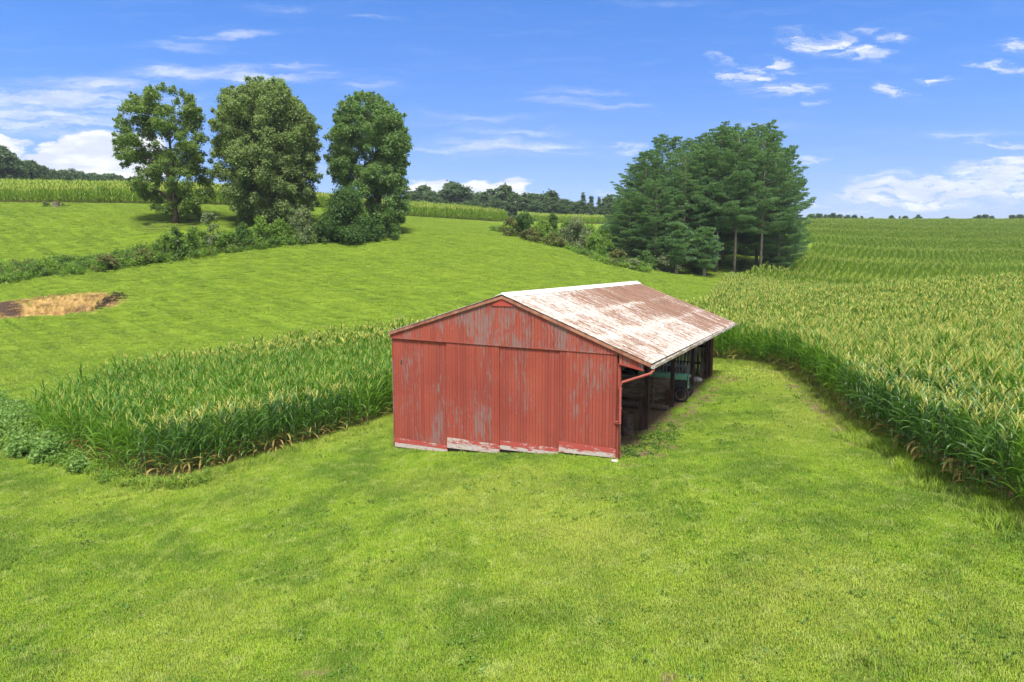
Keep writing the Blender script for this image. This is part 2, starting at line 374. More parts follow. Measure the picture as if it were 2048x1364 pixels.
# red painted boards
def redmat(name, grey_amt, base=(.27, .054, .036)):
    m, n = mat(name); tc = n.n('ShaderNodeTexCoord').outputs['Object']
    r = n.n('ShaderNodeAttribute', attribute_name='rnd').outputs['Fac']
    q = n.vm('ADD', n.vm('MULTIPLY', tc, (1, 1, .2)), n.n('ShaderNodeCombineXYZ', {0: 0.0, 1: 0.0, 2: n.m('MULTIPLY', r, 3.0)}).outputs[0])
    big = n.noise(n.vm('MULTIPLY', tc, (1, 1, .42)), .75, 4, .6); st = n.noise(q, 9.0, 6, .68); fine = n.noise(n.vm('MULTIPLY', tc, (1, 1, .06)), 55.0, 3, .6)
    c = n.mix(n.ramp(n.noise(tc, .5, 3, .5), .3, .7), base, tuple(v*w for v, w in zip(base, (1.2, 1.35, 1.3))))
    c = n.mix(n.m('MULTIPLY', n.ramp(r, .3, 1.0), .5), c, (.19, .042, .032))
    c = n.mix(n.ramp(fine, .5, .8, 0, .45), c, (.17, .04, .03))
    flake = n.m('ADD', n.m('MULTIPLY', st, .62), n.m('ADD', n.m('MULTIPLY', big, .55), n.m('MULTIPLY', r, .05)))
    gm = n.ramp(flake, .68-grey_amt, .78-grey_amt)
    c = n.mix(n.m('MULTIPLY', gm, .52+grey_amt), c, n.mix(fine, (.13, .105, .10), (.27, .235, .22)))
    chips = n.ramp(n.noise(n.vm('MULTIPLY', tc, (1, 1, .3)), 38.0, 2, .5), .69, .73)
    c = n.mix(n.m('MULTIPLY', chips, .55), c, (.46, .33, .30))
    out(n, bsdf(n, c, .82, .2, bump(n, n.m('ADD', st, fine), .35, .01))); return m
M['red'] = redmat('red_barn_boards', .04); M['redgable'] = redmat('red_gable_boards', .11)
M['redtrim'] = redmat('red_trim', -.03, (.33, .052, .038))
m, n = mat('skirt_board'); tc = n.n('ShaderNodeTexCoord').outputs['Object']
z = n.n('ShaderNodeSeparateXYZ', {0: tc}).outputs[2]; r = n.n('ShaderNodeAttribute', attribute_name='rnd').outputs['Fac']
a = n.noise(n.vm('MULTIPLY', tc, (.6, 1, 2.2)), 4.5, 8, .75)
c = n.mix(n.ramp(n.m('ADD', a, n.m('MULTIPLY', n.m('SUBTRACT', r, .5), .22)), .49, .55), (.36, .07, .055), n.mix(n.noise(tc, 12.0, 4, .6), (.30, .25, .22), (.56, .50, .46)))
out(n, bsdf(n, c, .85, .2, bump(n, a, .4, .01))); M['skirt'] = m
M['oldwood'] = simple('old_wood', (.035, .026, .02), (.10, .078, .06), 6, .9, .15, .4, (2, 2, .25))
M['inner'] = simple('inner_boards', (.03, .022, .016), (.42, .38, .33), 4, .9, .15, .4, (3, 3, .3))
M['plank'] = simple('partition_planks', (.10, .075, .05), (.24, .19, .14), 5, .9, .15, .4, (.4, 2, 2))
M['post'] = simple('post_wood', (.03, .02, .017), (.085, .05, .04), 6, .9, .15, .4, (2, 2, .25))
# painted, rusting roof sheets
m, n = mat('roof_metal'); tc = n.n('ShaderNodeTexCoord').outputs['UV']
rl = n.n('ShaderNodeAttribute', attribute_name='rust').outputs['Fac']
q = n.vm('MULTIPLY', tc, (1.9, .2, 1))
s1 = n.noise(q, 5.0, 8, .72); s2 = n.noise(n.vm('MULTIPLY', tc, (1, .05, 1)), 24.0, 3, .6); s3 = n.noise(tc, 1.1, 4, .6)
s4 = n.noise(n.vm('MULTIPLY', tc, (1.6, .35, 1)), 16.0, 5, .75)
sm_ = n.m('ADD', n.m('MULTIPLY', s1, .36), n.m('ADD', n.m('MULTIPLY', s2, .28), n.m('ADD', n.m('MULTIPLY', s3, .10), n.m('MULTIPLY', s4, .26))))
th = n.m('SUBTRACT', .60, n.m('MULTIPLY', rl, .20))
rm = n.ramp(n.m('SUBTRACT', sm_, th), -.02, .05)
rust = n.mix(n.ramp(s1, .35, .65), (.115, .055, .03), (.25, .145, .095))
white = n.mix(n.ramp(s4, .35, .62), (.56, .54, .50), (.29, .245, .205))
c = n.mix(rm, white, rust)
out(n, bsdf(n, c, .55, .35, bump(n, s2, .15, .01))); M['roof'] = m
M['ridge'] = simple('ridge_cap_metal', (.80, .80, .79), (.58, .57, .56), 2.5, .5, .4, .1)
M['gutter'] = simple('gutter_metal', (.70, .66, .58), (.30, .20, .13), 5, .5, .4, .2, (1, .3, 1))
M['galv'] = simple('galvanised_trough', (.16, .165, .17), (.32, .33, .34), 5, .45, .5, .1)
M['fascia'] = simple('rake_board', (.36, .17, .11), (.20, .075, .05), 5, .8, .2, .3, (.5, .5, .5))
M['spout'] = simple('red_downspout', (.36, .085, .066), (.28, .075, .058), 5, .6, .3, .1)
M['rusty'] = simple('rusty_pipe', (.16, .07, .04), (.07, .04, .03), 12, .8, .2, .2)
M['drum'] = simple('rusty_drum', (.035, .028, .026), (.11, .075, .055), 6, .75, .3, .3)
M['green'] = simple('tractor_green_paint', (.14, .38, .22), (.22, .46, .30), 5, .5, .4, .1)
M['tyre'] = simple('tyre_rubber', (.018, .018, .019), (.04, .038, .036), 10, .85, .2, .3)
M['rim'] = simple('tan_wheel_paint', (.62, .36, .17), (.42, .22, .11), 8, .65, .3, .2)
M['iron'] = simple('dark_iron', (.03, .03, .032), (.07, .065, .06), 8, .6, .4, .2)
M['tine'] = simple('worn_steel', (.22, .23, .24), (.38, .38, .38), 8, .5, .5, .2)
M['stone'] = simple('pale_stone', (.30, .27, .23), (.50, .46, .41), 5, .9, .2, .6)
M['log'] = simple('grey_log', (.08, .065, .05), (.16, .13, .10), 5, .95, .1, .6, (.4, 3, 3))

# ------------------------------------------------------------------ field outlines (found on the terrain)
def resample(P, step):
    P = np.array(P, float); d = np.r_[0, np.cumsum(np.hypot(*np.diff(P, axis=0).T))]
    k = max(2, int(d[-1]/step)); s = np.linspace(0, d[-1], k)
    return np.c_[np.interp(s, d, P[:, 0]), np.interp(s, d, P[:, 1])]
def smooth(P, it=30):
    P = P.copy()
    for _ in range(it): P[1:-1] = .5*P[1:-1]+.25*(P[:-2]+P[2:])
    return P
def inside(poly, X, Y):
    poly = np.asarray(poly); r = np.zeros(len(X), bool); j = len(poly)-1
    for i in range(len(poly)):
        xi, yi = poly[i]; xj, yj = poly[j]
        if yi != yj:
            c = ((yi > Y) != (yj > Y)) & (X < (xj-xi)*(Y-yi)/(yj-yi)+xi); r ^= c
        j = i
    return r
def dist_poly(P, X, Y):
    """distance to polyline (dense points)"""
    P = np.asarray(P); best = np.full(len(X), 1e9)
    for k in range(0, len(P)): best = np.minimum(best, (X-P[k, 0])**2+(Y-P[k, 1])**2)
    return np.sqrt(best)
T_ = 2.1
edge_left = [hit(*q) for q in ((375, 962), (460, 942), (570, 908), (685, 872), (790, 842))]
edge_mid = [(-3.6, 43), (0, 47.5), (6, 48.5), (10.5, 46)]
edge_right = [hit(*q) for q in ((1430, 725), (1500, 727), (1560, 738), (1640, 790), (1700, 850), (1790, 918), (1900, 984), (2048, 1058), (2250, 1150))]
FRONT = smooth(resample(edge_left+edge_mid+edge_right, .5), 25)
seam = [atY(3000, 96), atY(2048, 96), atY(1750, 100), atY(1560, 101), atY(1460, 104)]
tip = hit(1446, 590)
back = [hit(1410, 590, 2.5), hit(1340, 600, 2.5), hit(1250, 610, 2.5), hit(1000, 628, T_), hit(780, 650, T_), hit(600, 670, T_), hit(400, 703, T_), hit(200, 738, T_), hit(75, 790, T_)]
leftend = [hit(55, 862), hit(110, 902), hit(220, 948), hit(300, 966)]
FLD1 = list(map(tuple, FRONT))+[atY(3000, 22)]+seam+[tip]+back+leftend
base2 = [atY(1180, 99), atY(1300, 103), hit(1446, 590), hit(1500, 566), hit(1562, 530), atY(1612, 150), atY(1640, 166), atY(1622, 190), atY(1540, 240), atY(1380, 300), atY(1200, 360)]
B2 = smooth(resample(base2, .8), 14)
FLD2 = [tip, hit(1500, 566), hit(1562, 530), atY(1612, 150), atY(1640, 166), atY(1622, 190), atY(1540, 240), atY(1380, 300), atY(1250, 345), atY(3000, 345)]+seam
front3 = [hit(q, w) for q, w in ((-420, 405), (0, 405), (280, 408), (450, 411), (640, 416), (740, 428), (820, 433), (900, 438), (1000, 444), (1040, 441))]
B3 = smooth(resample(front3, .8), 14)
FLD3 = front3+[atY(1060, 215), atY(800, 240), atY(500, 235), atY(0, 215), atY(-450, 215)]
B5 = resample([atY(1040, 262), atY(1260, 262)], .8)
FLD5 = [atY(1040, 261), atY(1260, 261), atY(1270, 300), atY(1030, 300)]

# barn frame
PSI = -.4838
BO = Vector((-5.02, 27.87, 0)); BA = Vector((math.cos(PSI), math.sin(PSI), 0)); BB = Vector((-math.sin(PSI), math.cos(PSI), 0))
def bw(s, t, z=0.0): q = BO+BA*s+BB*t; return Vector((q.x, q.y, z))
def bgz(s, t): q = bw(s, t); return float(hgt(q.x, q.y))

# ------------------------------------------------------------------ ground mesh
def axis(lo, hi, dense, c, wid, far):
    """coordinates with spacing `dense` near c (within wid) growing outwards"""
    a = [c]; x = c
    while x < hi:
        d = max(0, abs(x-c)-wid); x += dense*(1+d/far); a.append(x)
    b = []; x = c
    while x > lo:
        d = max(0, abs(x-c)-wid); x -= dense*(1+d/far); b.append(x)
    return np.array(b[::-1]+a)
gx = axis(-1800, 1800, .45, 0, 30, 22); gy = axis(-400, 1500, .45, 30, 45, 30)
GXX, GYY = np.meshgrid(gx, gy); X = GXX.ravel(); Y = GYY.ravel(); Z = hgt(X, Y)
nx, ny = len(gx), len(gy); idx = np.arange(nx*ny).reshape(ny, nx)
Fq = np.stack([idx[:-1, :-1].ravel(), idx[:-1, 1:].ravel(), idx[1:, 1:].ravel(), idx[1:, :-1].ravel()], 1)
Z_ALL = Z
me = meshdata('ground', np.stack([X, Y, Z], 1), Fq, M['ground'], smooth=True)
soil = np.zeros(len(X))
for poly, q_ in ((FLD1, 1), (FLD2, .38), (FLD3, 1), (FLD5, 1)): soil[inside(poly, X, Y)] = q_
near = (np.abs(X) < 60) & (Y > 5) & (Y < 75)
dF = np.full(len(X), 99.); dF[near] = dist_poly(FRONT, X[near], Y[near])
iR = (X > 14) & (X < 22) & (Y > 22) & (Y < 43)
soil = np.maximum(soil, np.clip(1-dF/.8, 0, 1)*.9)
e1, e2 = hit(1510, 732), hit(1740, 880)
d1 = dist_poly(resample([hit(*q) for q in ((1500, 728), (1560, 742), (1640, 797), (1700, 852), (1740, 885))], .4), X[near], Y[near])
soil[near] = np.maximum(soil[near], np.clip(1.15-d1/1.3, 0, 1))
q = np.stack([X-BO.x, Y-BO.y]); s_ = q[0]*BA.x+q[1]*BA.y; t_ = q[0]*BB.x+q[1]*BB.y
fl = (s_ > .2) & (s_ < 10.4) & (t_ > .2) & (t_ < 16.5); soil[fl] = 1
# bare worn line under the eave drip
dr = np.abs(s_-10.9-.3*np.sin(t_*1.3)); soil = np.maximum(soil, np.clip(.95-dr/1.1, 0, 1)*((t_ > -1) & (t_ < 17.5)))
SPOTS = [(130, 1302, .5), (292, 1226, .28), (352, 1120, .2), (630, 1352, .5), (160, 1100, .18), (1792, 968, .5), (1330, 1352, .35), (255, 1080, .16), (1120, 1230, .2), (905, 1240, .16), (1500, 1170, .25), (1350, 1110, .3), (700, 1010, .15), (400, 1020, .2)]
SPOTS = [(*hit(a, b), r*.55) for a, b, r in SPOTS]
for (a, b, r) in SPOTS: soil = np.maximum(soil, np.clip(.95-np.hypot((X-a)/1.6, Y-b)/r*.6, 0, 1))
straw = np.zeros(len(X)); dx = (X-PIT[0])/PIT[2]; dy = (Y-PIT[1])/PIT[3]; rr = np.hypot(dx, dy)*(1+.06*np.sin(3*np.arctan2(dy, dx)+1)); straw = np.clip(1.5-rr*.95, 0, 1)*(rr < 1.3)
ash = np.clip(1.25-np.hypot((dx-.72)/.30, (dy-.55)/.40), 0, 1)+np.clip(1.15-np.hypot((dx+.72)/.28, (dy-.45)/.32), 0, 1)+.7*np.clip(1-np.hypot((dx-.2)/.3, (dy-.75)/.2), 0, 1)
tdk = np.zeros(len(X))
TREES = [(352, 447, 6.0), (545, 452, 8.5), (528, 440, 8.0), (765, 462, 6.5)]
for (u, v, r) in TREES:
    a, b = hit(u, v); tdk = np.maximum(tdk, np.clip(1.0-np.hypot((X-a), (Y-b)*1.0)/r*.62, 0, 1))
for poly in ([atY(1270, 112), atY(1400, 112), atY(1560, 118), atY(1590, 138), atY(1500, 160), atY(1250, 160)],): tdk[inside(poly, X, Y)] = 1
pth = resample([hit(0, 583), hit(200, 558), hit(400, 528), hit(600, 500), hit(780, 483), hit(900, 468), hit(980, 458)], 1.0)
nr = (Y > 60) & (Y < 140) & (np.abs(X) < 90)
dP = dist_poly(pth, X[nr], Y[nr]); k_ = np.clip(.62-np.abs(dP-.1)/1.5, 0, 1); soil[nr] = np.maximum(soil[nr], k_*.82)
for nme, arr in (('soil', soil), ('straw', straw), ('ash', np.clip(ash, 0, 1)), ('tree_dark', tdk)): fattr(me, nme, arr)
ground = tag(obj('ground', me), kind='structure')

# ------------------------------------------------------------------ scatter objects (countless things only)
def gn_scatter(name, pts, rot, scl, vid, protos):
    me = bpy.data.meshes.new(name); me.vertices.add(len(pts)); me.vertices.foreach_set('co', np.asarray(pts, np.float32).ravel())
    a = me.attributes.new('rot', 'FLOAT_VECTOR', 'POINT'); a.data.foreach_set('vector', np.asarray(rot, np.float32).ravel())
    a = me.attributes.new('scl', 'FLOAT_VECTOR', 'POINT'); a.data.foreach_set('vector', np.asarray(scl, np.float32).ravel())
    a = me.attributes.new('vid', 'INT', 'POINT'); a.data.foreach_set('value', np.asarray(vid, np.int32))
    me.update(); o = obj(name, me)
    t = bpy.data.node_groups.new(name, 'GeometryNodeTree')
    t.interface.new_socket('Geometry', in_out='INPUT', socket_type='NodeSocketGeometry'); t.interface.new_socket('Geometry', in_out='OUTPUT', socket_type='NodeSocketGeometry')
    N, L = t.nodes, t.links
    gi = N.new('NodeGroupInput'); go = N.new('NodeGroupOutput'); iop = N.new('GeometryNodeInstanceOnPoints')
    mp = N.new('GeometryNodeMeshToPoints'); L.new(gi.outputs[0], mp.inputs['Mesh']); L.new(mp.outputs[0], iop.inputs['Points'])
    jn = N.new('GeometryNodeJoinGeometry')
    for p_ in protos:
        oi = N.new('GeometryNodeObjectInfo'); oi.inputs['Object'].default_value = p_; oi.inputs['As Instance'].default_value = True
        L.new(oi.outputs['Geometry'], jn.inputs[0])
    L.new(jn.outputs[0], iop.inputs['Instance']); iop.inputs['Pick Instance'].default_value = True
    for an, typ, so in (('rot', 'FLOAT_VECTOR', 'Rotation'), ('scl', 'FLOAT_VECTOR', 'Scale'), ('vid', 'INT', 'Instance Index')):
        na = N.new('GeometryNodeInputNamedAttribute'); na.data_type = typ; na.inputs['Name'].default_value = an; L.new(na.outputs[0], iop.inputs[so])
    L.new(iop.outputs[0], go.inputs[0])
    md = o.modifiers.new('scatter', 'NODES'); md.node_group = t
    return o
def proto(name, me): return bpy.data.objects.new(name, me)     # never linked: only a source
def in_view(X, Y, m=.10, top=None):
    z = hgt(X, Y); dep = Y*CP+(H-z)*SP
    u = np.abs(X/np.maximum(dep, .1)); v = ((z-H)*CP+Y*SP)/np.maximum(dep, .1)
    return (dep > 3) & (u < .771+m) & (v > -.5136-m)

# ------------------------------------------------------------------ corn
rng = np.random.default_rng(5)
def corn_mesh(name, seed, nleaf, seg, height=2.25, tass=True, fold=True, dry=0, wid=.095, plants=((0, 0),), tasm=True, ns=5, leafm='corn', extra=0.0):
    rg = np.random.default_rng(seed); V = []; Fc = []; mi = []; TV = []; TF = []
    def leaf(base, az, Lh, w, el0, droop, mat_i):
        b0 = len(V); d = np.array([math.cos(az), math.sin(az), 0]); sd = np.array([-math.sin(az), math.cos(az), 0])
        p = np.array(base, float); el = el0; tw = rg.uniform(-.5, .5)
        for i in range(seg+1):
            f = i/seg; ww = w*(.55+1.6*f-2.15*f**2.2)*.9 if f < 1 else .002
            ww = max(ww, .003); s2 = sd*math.cos(tw*f)+np.array([0, 0, 1])*math.sin(tw*f)
            dz = np.array([0, 0, -.35*ww]) if fold else 0
            V.append(p-s2*ww/2)
            if fold: V.append(p+dz)
            V.append(p+s2*ww/2)
            st = Lh/seg; p = p+(d*math.cos(el)+np.array([0, 0, 1])*math.sin(el))*st; el -= droop/seg*(.5+1.2*f)
        k = 3 if fold else 2
        for i in range(seg):
            for j in range(k-1):
                a = b0+i*k+j; Fc.append((a, a+1, a+k+1, a+k)); mi.append(mat_i)
    def stalk(x, y, h, r):
        b0 = len(V)
        for z in (0, h*.6, h):
            for k in range(3):
                a = 2.1*k; rr = r*(1-.5*z/h); V.append(np.array([x+rr*math.cos(a), y+rr*math.sin(a), z]))
        for i in range(2):
            for k in range(3): Fc.append((b0+i*3+k, b0+i*3+(k+1) % 3, b0+i*3+3+(k+1) % 3, b0+i*3+3+k)); mi.append(0)
    for (px, py) in plants:
        hh = height*rg.uniform(.92, 1.07); plane = rg.uniform(0, 6.28)
        stalk(px, py, hh*.93, .016)
        for i in range(nleaf):
            f = (i+.6)/nleaf; z = hh*(.10+.84*f); az = plane+(i % 2)*math.pi+rg.normal(0, .45)
            Lh = (.60+.36*math.sin(math.pi*min(1, .2+.75*f)))*rg.uniform(.85, 1.1); 
            dryl = dry and f < .3
            leaf((px, py, z), az, Lh*(.8 if dryl else 1), wid*rg.uniform(.85, 1.15), .95+.3*f if not dryl else .2, (rg.uniform(1.2, 2.8)+extra)*(1.1-.55*f), 1 if dryl else 0)
        if tass:
            for j in range(ns):
                az = rg.uniform(0, 6.28); el = 1.45 if j == 0 else rg.uniform(.75, 1.25); Lt = rg.uniform(.22, .36)
                b = np.array([px, py, hh*.92+.03*j]); e = b+Lt*np.array([math.cos(az)*math.cos(el), math.sin(az)*math.cos(el), math.sin(el)])
                w = .009 if tasm else .024; sd_ = np.array([math.sin(az+1), math.cos(az+1), 0])*w
                b1 = len(TV); TV.extend([b-sd_*.6, b+sd_*.6, e+sd_, e-sd_]); TF.append((b1, b1+1, b1+2, b1+3))
                up = np.array([0, 0, w]); b1 = len(TV); TV.extend([b-up*.6, b+up*.6, e+up, e-up]); TF.append((b1, b1+1, b1+2, b1+3))
    return V, Fc, mi, TV, TF
def corn_joined(name, leafm, *a, **k):
    V, Fc, mi, TV, TF = corn_mesh(name, *a, **k); o = len(V)
    VV = np.array(V+TV); FF = np.array(Fc+[tuple(o+i for i in f) for f in TF])
    return proto(name, meshdata(name, VV, FF, [M[leafm], M['drycorn'], M['tassel']], mi+[2]*len(TF)))
lod1 = [corn_joined('corn_plant', 'corn', 10+i, 14, 5, dry=(i % 4 == 0), height=2.2+.05*(i % 3), ns=10, wid=.066) for i in range(6)]
lod1l = [corn_joined('corn_plant', 'corn', 70+i, 14, 5, dry=(i % 4 == 0), height=2.2+.05*(i % 3), ns=3, wid=.066) for i in range(6)]
lod2 = [corn_joined('corn_plant_mid', 'corn', 30+i, 12, 3, fold=False, tasm=False, ns=6, wid=.075) for i in range(6)]
lod3 = [corn_joined('corn_row_piece', 'cornfar', 50+i, 7, 2, fold=False, tasm=False, ns=3, wid=.15, plants=[(x_+.05*math.sin(i+7*x_), .04*math.cos(i*3+9*x_)*.6) for x_ in (-.4, -.2, 0, .2, .4)]) for i in range(6)]

def rows(base, poly, nrows, step, side, jit=.03, n0=0, spacing=.76, gap=.04):
    Xs, Ys, As, Rw = [], [], [], []
    for k in range(n0, nrows):
        P_ = resample(base, 1.0) if len(base) > 3 else np.array(base)
        t = np.gradient(P_, axis=0); t /= np.maximum(np.hypot(t[:, 0], t[:, 1]), 1e-9)[:, None]
        nrm = np.stack([-t[:, 1], t[:, 0]], 1)*side; O = P_+nrm*(.35+k*spacing); O = resample(O, step)
        t = np.gradient(O, axis=0); ang = np.arctan2(t[:, 1], t[:, 0])
        ok = inside(poly, O[:, 0], O[:, 1]) & (rng.random(len(O)) > gap) & in_view(O[:, 0], O[:, 1], .2)
        Xs.append(O[ok, 0]); Ys.append(O[ok, 1]); As.append(ang[ok]); Rw.append(np.full(ok.sum(), k))
    X = np.concatenate(Xs); Y = np.concatenate(Ys); A = np.concatenate(As); K = np.concatenate(Rw)
    return X+rng.normal(0, jit, len(X)), Y+rng.normal(0, jit, len(X)), A, K
def vnoise(X, Y, s, seed):
    rg = np.random.default_rng(seed); o = 0
    for k in range(6):
        a = rg.uniform(0, 6.28); f = s*rg.uniform(.6, 2.2); o = o+np.sin((X*math.cos(a)+Y*math.sin(a))*f+rg.uniform(0, 6.28))
    return o/6
def corn_field(name, X, Y, A, protos, label, sc=1.0, align=False, hmul=None):
    N = len(X); Z = hgt(X, Y)-.03
    s = sc*(1+.08*rng.normal(size=N)+.10*vnoise(X, Y, .12, 3)+.06*vnoise(X, Y, .6, 8))
    if hmul is not None: s = s*hmul
    rot = np.stack([rng.normal(0, .05, N), rng.normal(0, .05, N), A+(rng.integers(0, 2, N)*math.pi if align else rng.uniform(0, 6.28, N))], 1)
    o = gn_scatter(name, np.stack([X, Y, Z], 1), rot, np.stack([s, s*(.55 if align else 1), s], 1), rng.integers(0, len(protos), N), protos)
    print(name, N); return tag(o, label, 'cornfield', kind='stuff')
# base curve side: field lies on the left hand or right hand of FRONT
_d = FRONT[0]-FRONT[6]; _d = _d/np.hypot(*_d); _e = FRONT[-1]-FRONT[-7]; _e = _e/np.hypot(*_e)
ROWB = np.r_[[FRONT[0]+_d*k for k in (30, 24, 18, 12, 6)], FRONT, [FRONT[-1]+_e*k for k in (6, 12)]]
mid = FRONT[len(FRONT)//2]; t0 = FRONT[len(FRONT)//2+1]-FRONT[len(FRONT)//2-1]; nl = np.array([-t0[1], t0[0]])
side1 = 1 if inside(FLD1, np.array([mid[0]+nl[0]/np.hypot(*nl)*3]), np.array([mid[1]+nl[1]/np.hypot(*nl)*3]))[0] else -1
X1, Y1, A1_, K1 = rows(ROWB, FLD1, 130, .19, side1)
dep = np.hypot(X1, Y1)
# the 300 plants that show largest stand on their own, with their tassel as a part
usc = np.abs(X1/Y1) < .78
edge_d = dist_poly(FRONT[::2], X1, Y1)
cand = np.where(usc & (K1 < 9))[0]; score = dep[cand]+edge_d[cand]*1.2
own = cand[np.argsort(score)[:300]]; isown = np.zeros(len(X1), bool); isown[own] = True
srcs = []
for i in range(6):
    V, Fc, mi, TV, TF = corn_mesh('corn_plant', 110+i, 13, 7, dry=(i % 3 == 0), height=2.2+.08*(i % 3), ns=8, wid=.085, extra=.2)
    srcs.append((meshdata('corn_plant', V, np.array(Fc), [M['cornedge'], M['drycorn']], mi), meshdata('tassel', TV, np.array(TF), M['tassel'])))
for j, k in enumerate(own):
    a, b = srcs[int(rng.integers(0, 6))]
    o = obj('corn_plant', a); o.location = (X1[k], Y1[k], float(hgt(X1[k], Y1[k]))-.03); s = float(1+.06*rng.normal()); o.scale = (s, s, s)
    o.rotation_euler = (float(rng.normal(0, .05)), float(rng.normal(0, .05)), float(rng.uniform(0, 6.28)))
    right = X1[k] > 5
    tag(o, 'tall corn plant in the nearest rows of the field right of the barn' if right else 'tall corn plant at the near corner of the strip left of the barn', 'corn plant',
        'corn plants nearest the camera, right field' if right else 'corn plants nearest the camera, left field')
    obj('tassel', b, o)
n1_ = (~isown) & (dep < 48); n2_ = (~isown) & (dep >= 48)
lft = X1 < 3
corn_field('cornfield', X1[n1_ & lft], Y1[n1_ & lft], A1_[n1_ & lft], lod1l, 'narrow strip of green corn running back along the left of the red barn')
corn_field('cornfield', X1[n1_ & ~lft], Y1[n1_ & ~lft], A1_[n1_ & ~lft], lod1, 'tall corn with yellow tassels filling the near right beside the curved lawn edge')
corn_field('cornfield', X1[n2_], Y1[n2_], A1_[n2_], lod2, 'yellow-tasselled corn spreading behind the barn roof and across the middle right')
side2 = -1
tt = B2[5]-B2[3]; nl = np.array([-tt[1], tt[0]])/np.hypot(*tt)
side2 = 1 if (B2[4]+nl*3)[1] < B2[4][1] else -1
X2, Y2, A2_, K2 = rows(B2, FLD2, 300, .95, side2, jit=.03, gap=.02, spacing=1.25)
# rows drawn a little farther apart far away, so a seed gap stays readable
corn_field('cornfield', X2, Y2, A2_, lod3, 'large far hillside of green corn with curved rows beside the pine grove', align=True)
X3, Y3, A3_, K3 = rows(B3, FLD3, 90, .95, 1, jit=.05)
corn_field('cornfield', X3, Y3, A3_, lod3, 'band of tall corn along the hilltop behind the three big leafy trees', sc=1.25, align=True)
X5, Y5, A5_, K5 = rows(B5, FLD5, 30, .95, 1, jit=.05)
corn_field('cornfield', X5, Y5, A5_, lod3, 'thin strip of tasselled corn in front of the far treeline between brush and pines', sc=1.2, align=True)

# ------------------------------------------------------------------ grass
def grass_mesh(name, seed, size, nb, h0, h1, w, bend=.6, matn='blade'):
    rg = np.random.default_rng(seed); V = []; Fc = []
    x = rg.uniform(-size/2, size/2, nb); y = rg.uniform(-size/2, size/2, nb)
    h = rg.uniform(h0, h1, nb); az = rg.uniform(0, 6.28, nb); bn = rg.uniform(.1, bend, nb)*h; sd = az+1.57+rg.normal(0, .5, nb)
    b = np.stack([x, y, np.full(nb, -.01)], 1); s = np.stack([np.cos(sd), np.sin(sd), 0*sd], 1)*w/2
    d = np.stack([np.cos(az), np.sin(az), 0*az], 1)
    m_ = b+d*(bn*.3)[:, None]+np.stack([0*h, 0*h, h*.6], 1); tp = b+d*bn[:, None]+np.stack([0*h, 0*h, h], 1)
    V = np.concatenate([np.stack([b-s, b+s, m_+s*.8, m_-s*.8], 1), np.stack([tp-s*.1, tp+s*.1], 1)], 1).reshape(-1, 3)
    k = np.arange(nb)*6; Fc = np.concatenate([np.stack([k, k+1, k+2, k+3], 1), np.stack([k+3, k+2, k+5, k+4], 1)])
    return proto(name, meshdata(name, V, Fc, M[matn]))
def soft_ok(X, Y):
    """1 where turf may grow"""
    ok = ~inside(FLD1, X, Y)
    q0 = X-BO.x; q1 = Y-BO.y; s = q0*BA.x+q1*BA.y; t = q0*BB.x+q1*BB.y
    ok &= ~((s > -.05) & (s < 10.3) & (t > -.03) & (t < 16.8))
    drp = np.exp(-((s-11.0)/.7)**2)*((t > 0) & (t < 17)); ok &= rng.random(len(X)) > drp*.8
    dx = (X-PIT[0])/PIT[2]; dy = (Y-PIT[1])/PIT[3]; ok &= np.hypot(dx, dy) > 1.05
    for (a, b, r) in SPOTS: ok &= (np.hypot((X-a)/1.6, Y-b) > r*rng.uniform(.5, 1.3, len(X)))
    return ok
def scatter_pts(n_, y0, y1):
    yy = np.sqrt(rng.uniform(y0*y0, y1*y1, n_)); xx = rng.uniform(-.95, .95, n_)*(yy+1.0); return xx, yy
turf = [grass_mesh('turf_tuft', 200+i, .62, 400, .02, .075, .011) for i in range(4)]
X, Y = scatter_pts(20500, 8, 36); ok = soft_ok(X, Y) & in_view(X, Y, .15); X, Y = X[ok], Y[ok]; N = len(X)
dq = dist_poly(resample([hit(*q) for q in ((1500, 728), (1560, 742), (1640, 797), (1700, 852), (1740, 885))], .5), X, Y); ok = (dq > 1.0) | (rng.random(N) > .75); X, Y = X[ok], Y[ok]; N = len(X)
s = 1+.5*vnoise(X, Y, 1.3, 9)+.45*vnoise(X, Y, 4.5, 19)+.25*rng.normal(size=N); s = np.clip(s, .4, 2.3)
o = gn_scatter('lawn_grass', np.stack([X, Y, hgt(X, Y)], 1), np.stack([0*X, 0*X, rng.uniform(0, 6.28, N)], 1), np.stack([s*0+1, s*0+1, s], 1), rng.integers(0, 4, N), turf)
tag(o, 'short mown grass of the lawn in front of the barn', 'grass', kind='stuff'); print('turf', N)
turf2 = [grass_mesh('turf_clump', 220+i, 1.5, 420, .04, .11, .03) for i in range(3)]
X, Y = scatter_pts(57000, 35, 178); ok = soft_ok(X, Y) & in_view(X, Y, .12) & ~inside(FLD2, X, Y) & ~inside(FLD3, X, Y); X, Y = X[ok], Y[ok]; N = len(X); s = np.clip(1+.3*vnoise(X, Y, .8, 12)+.15*rng.normal(size=N), .4, 1.8)
o = gn_scatter('hill_grass', np.stack([X, Y, hgt(X, Y)], 1), np.stack([0*X, 0*X, rng.uniform(0, 6.28, N)], 1), np.stack([s*0+1, s*0+1, s], 1), rng.integers(0, 3, N), turf2)
tag(o, 'mown grass on the hillside behind the barn and corn strip', 'grass', kind='stuff'); print('turf2', N)
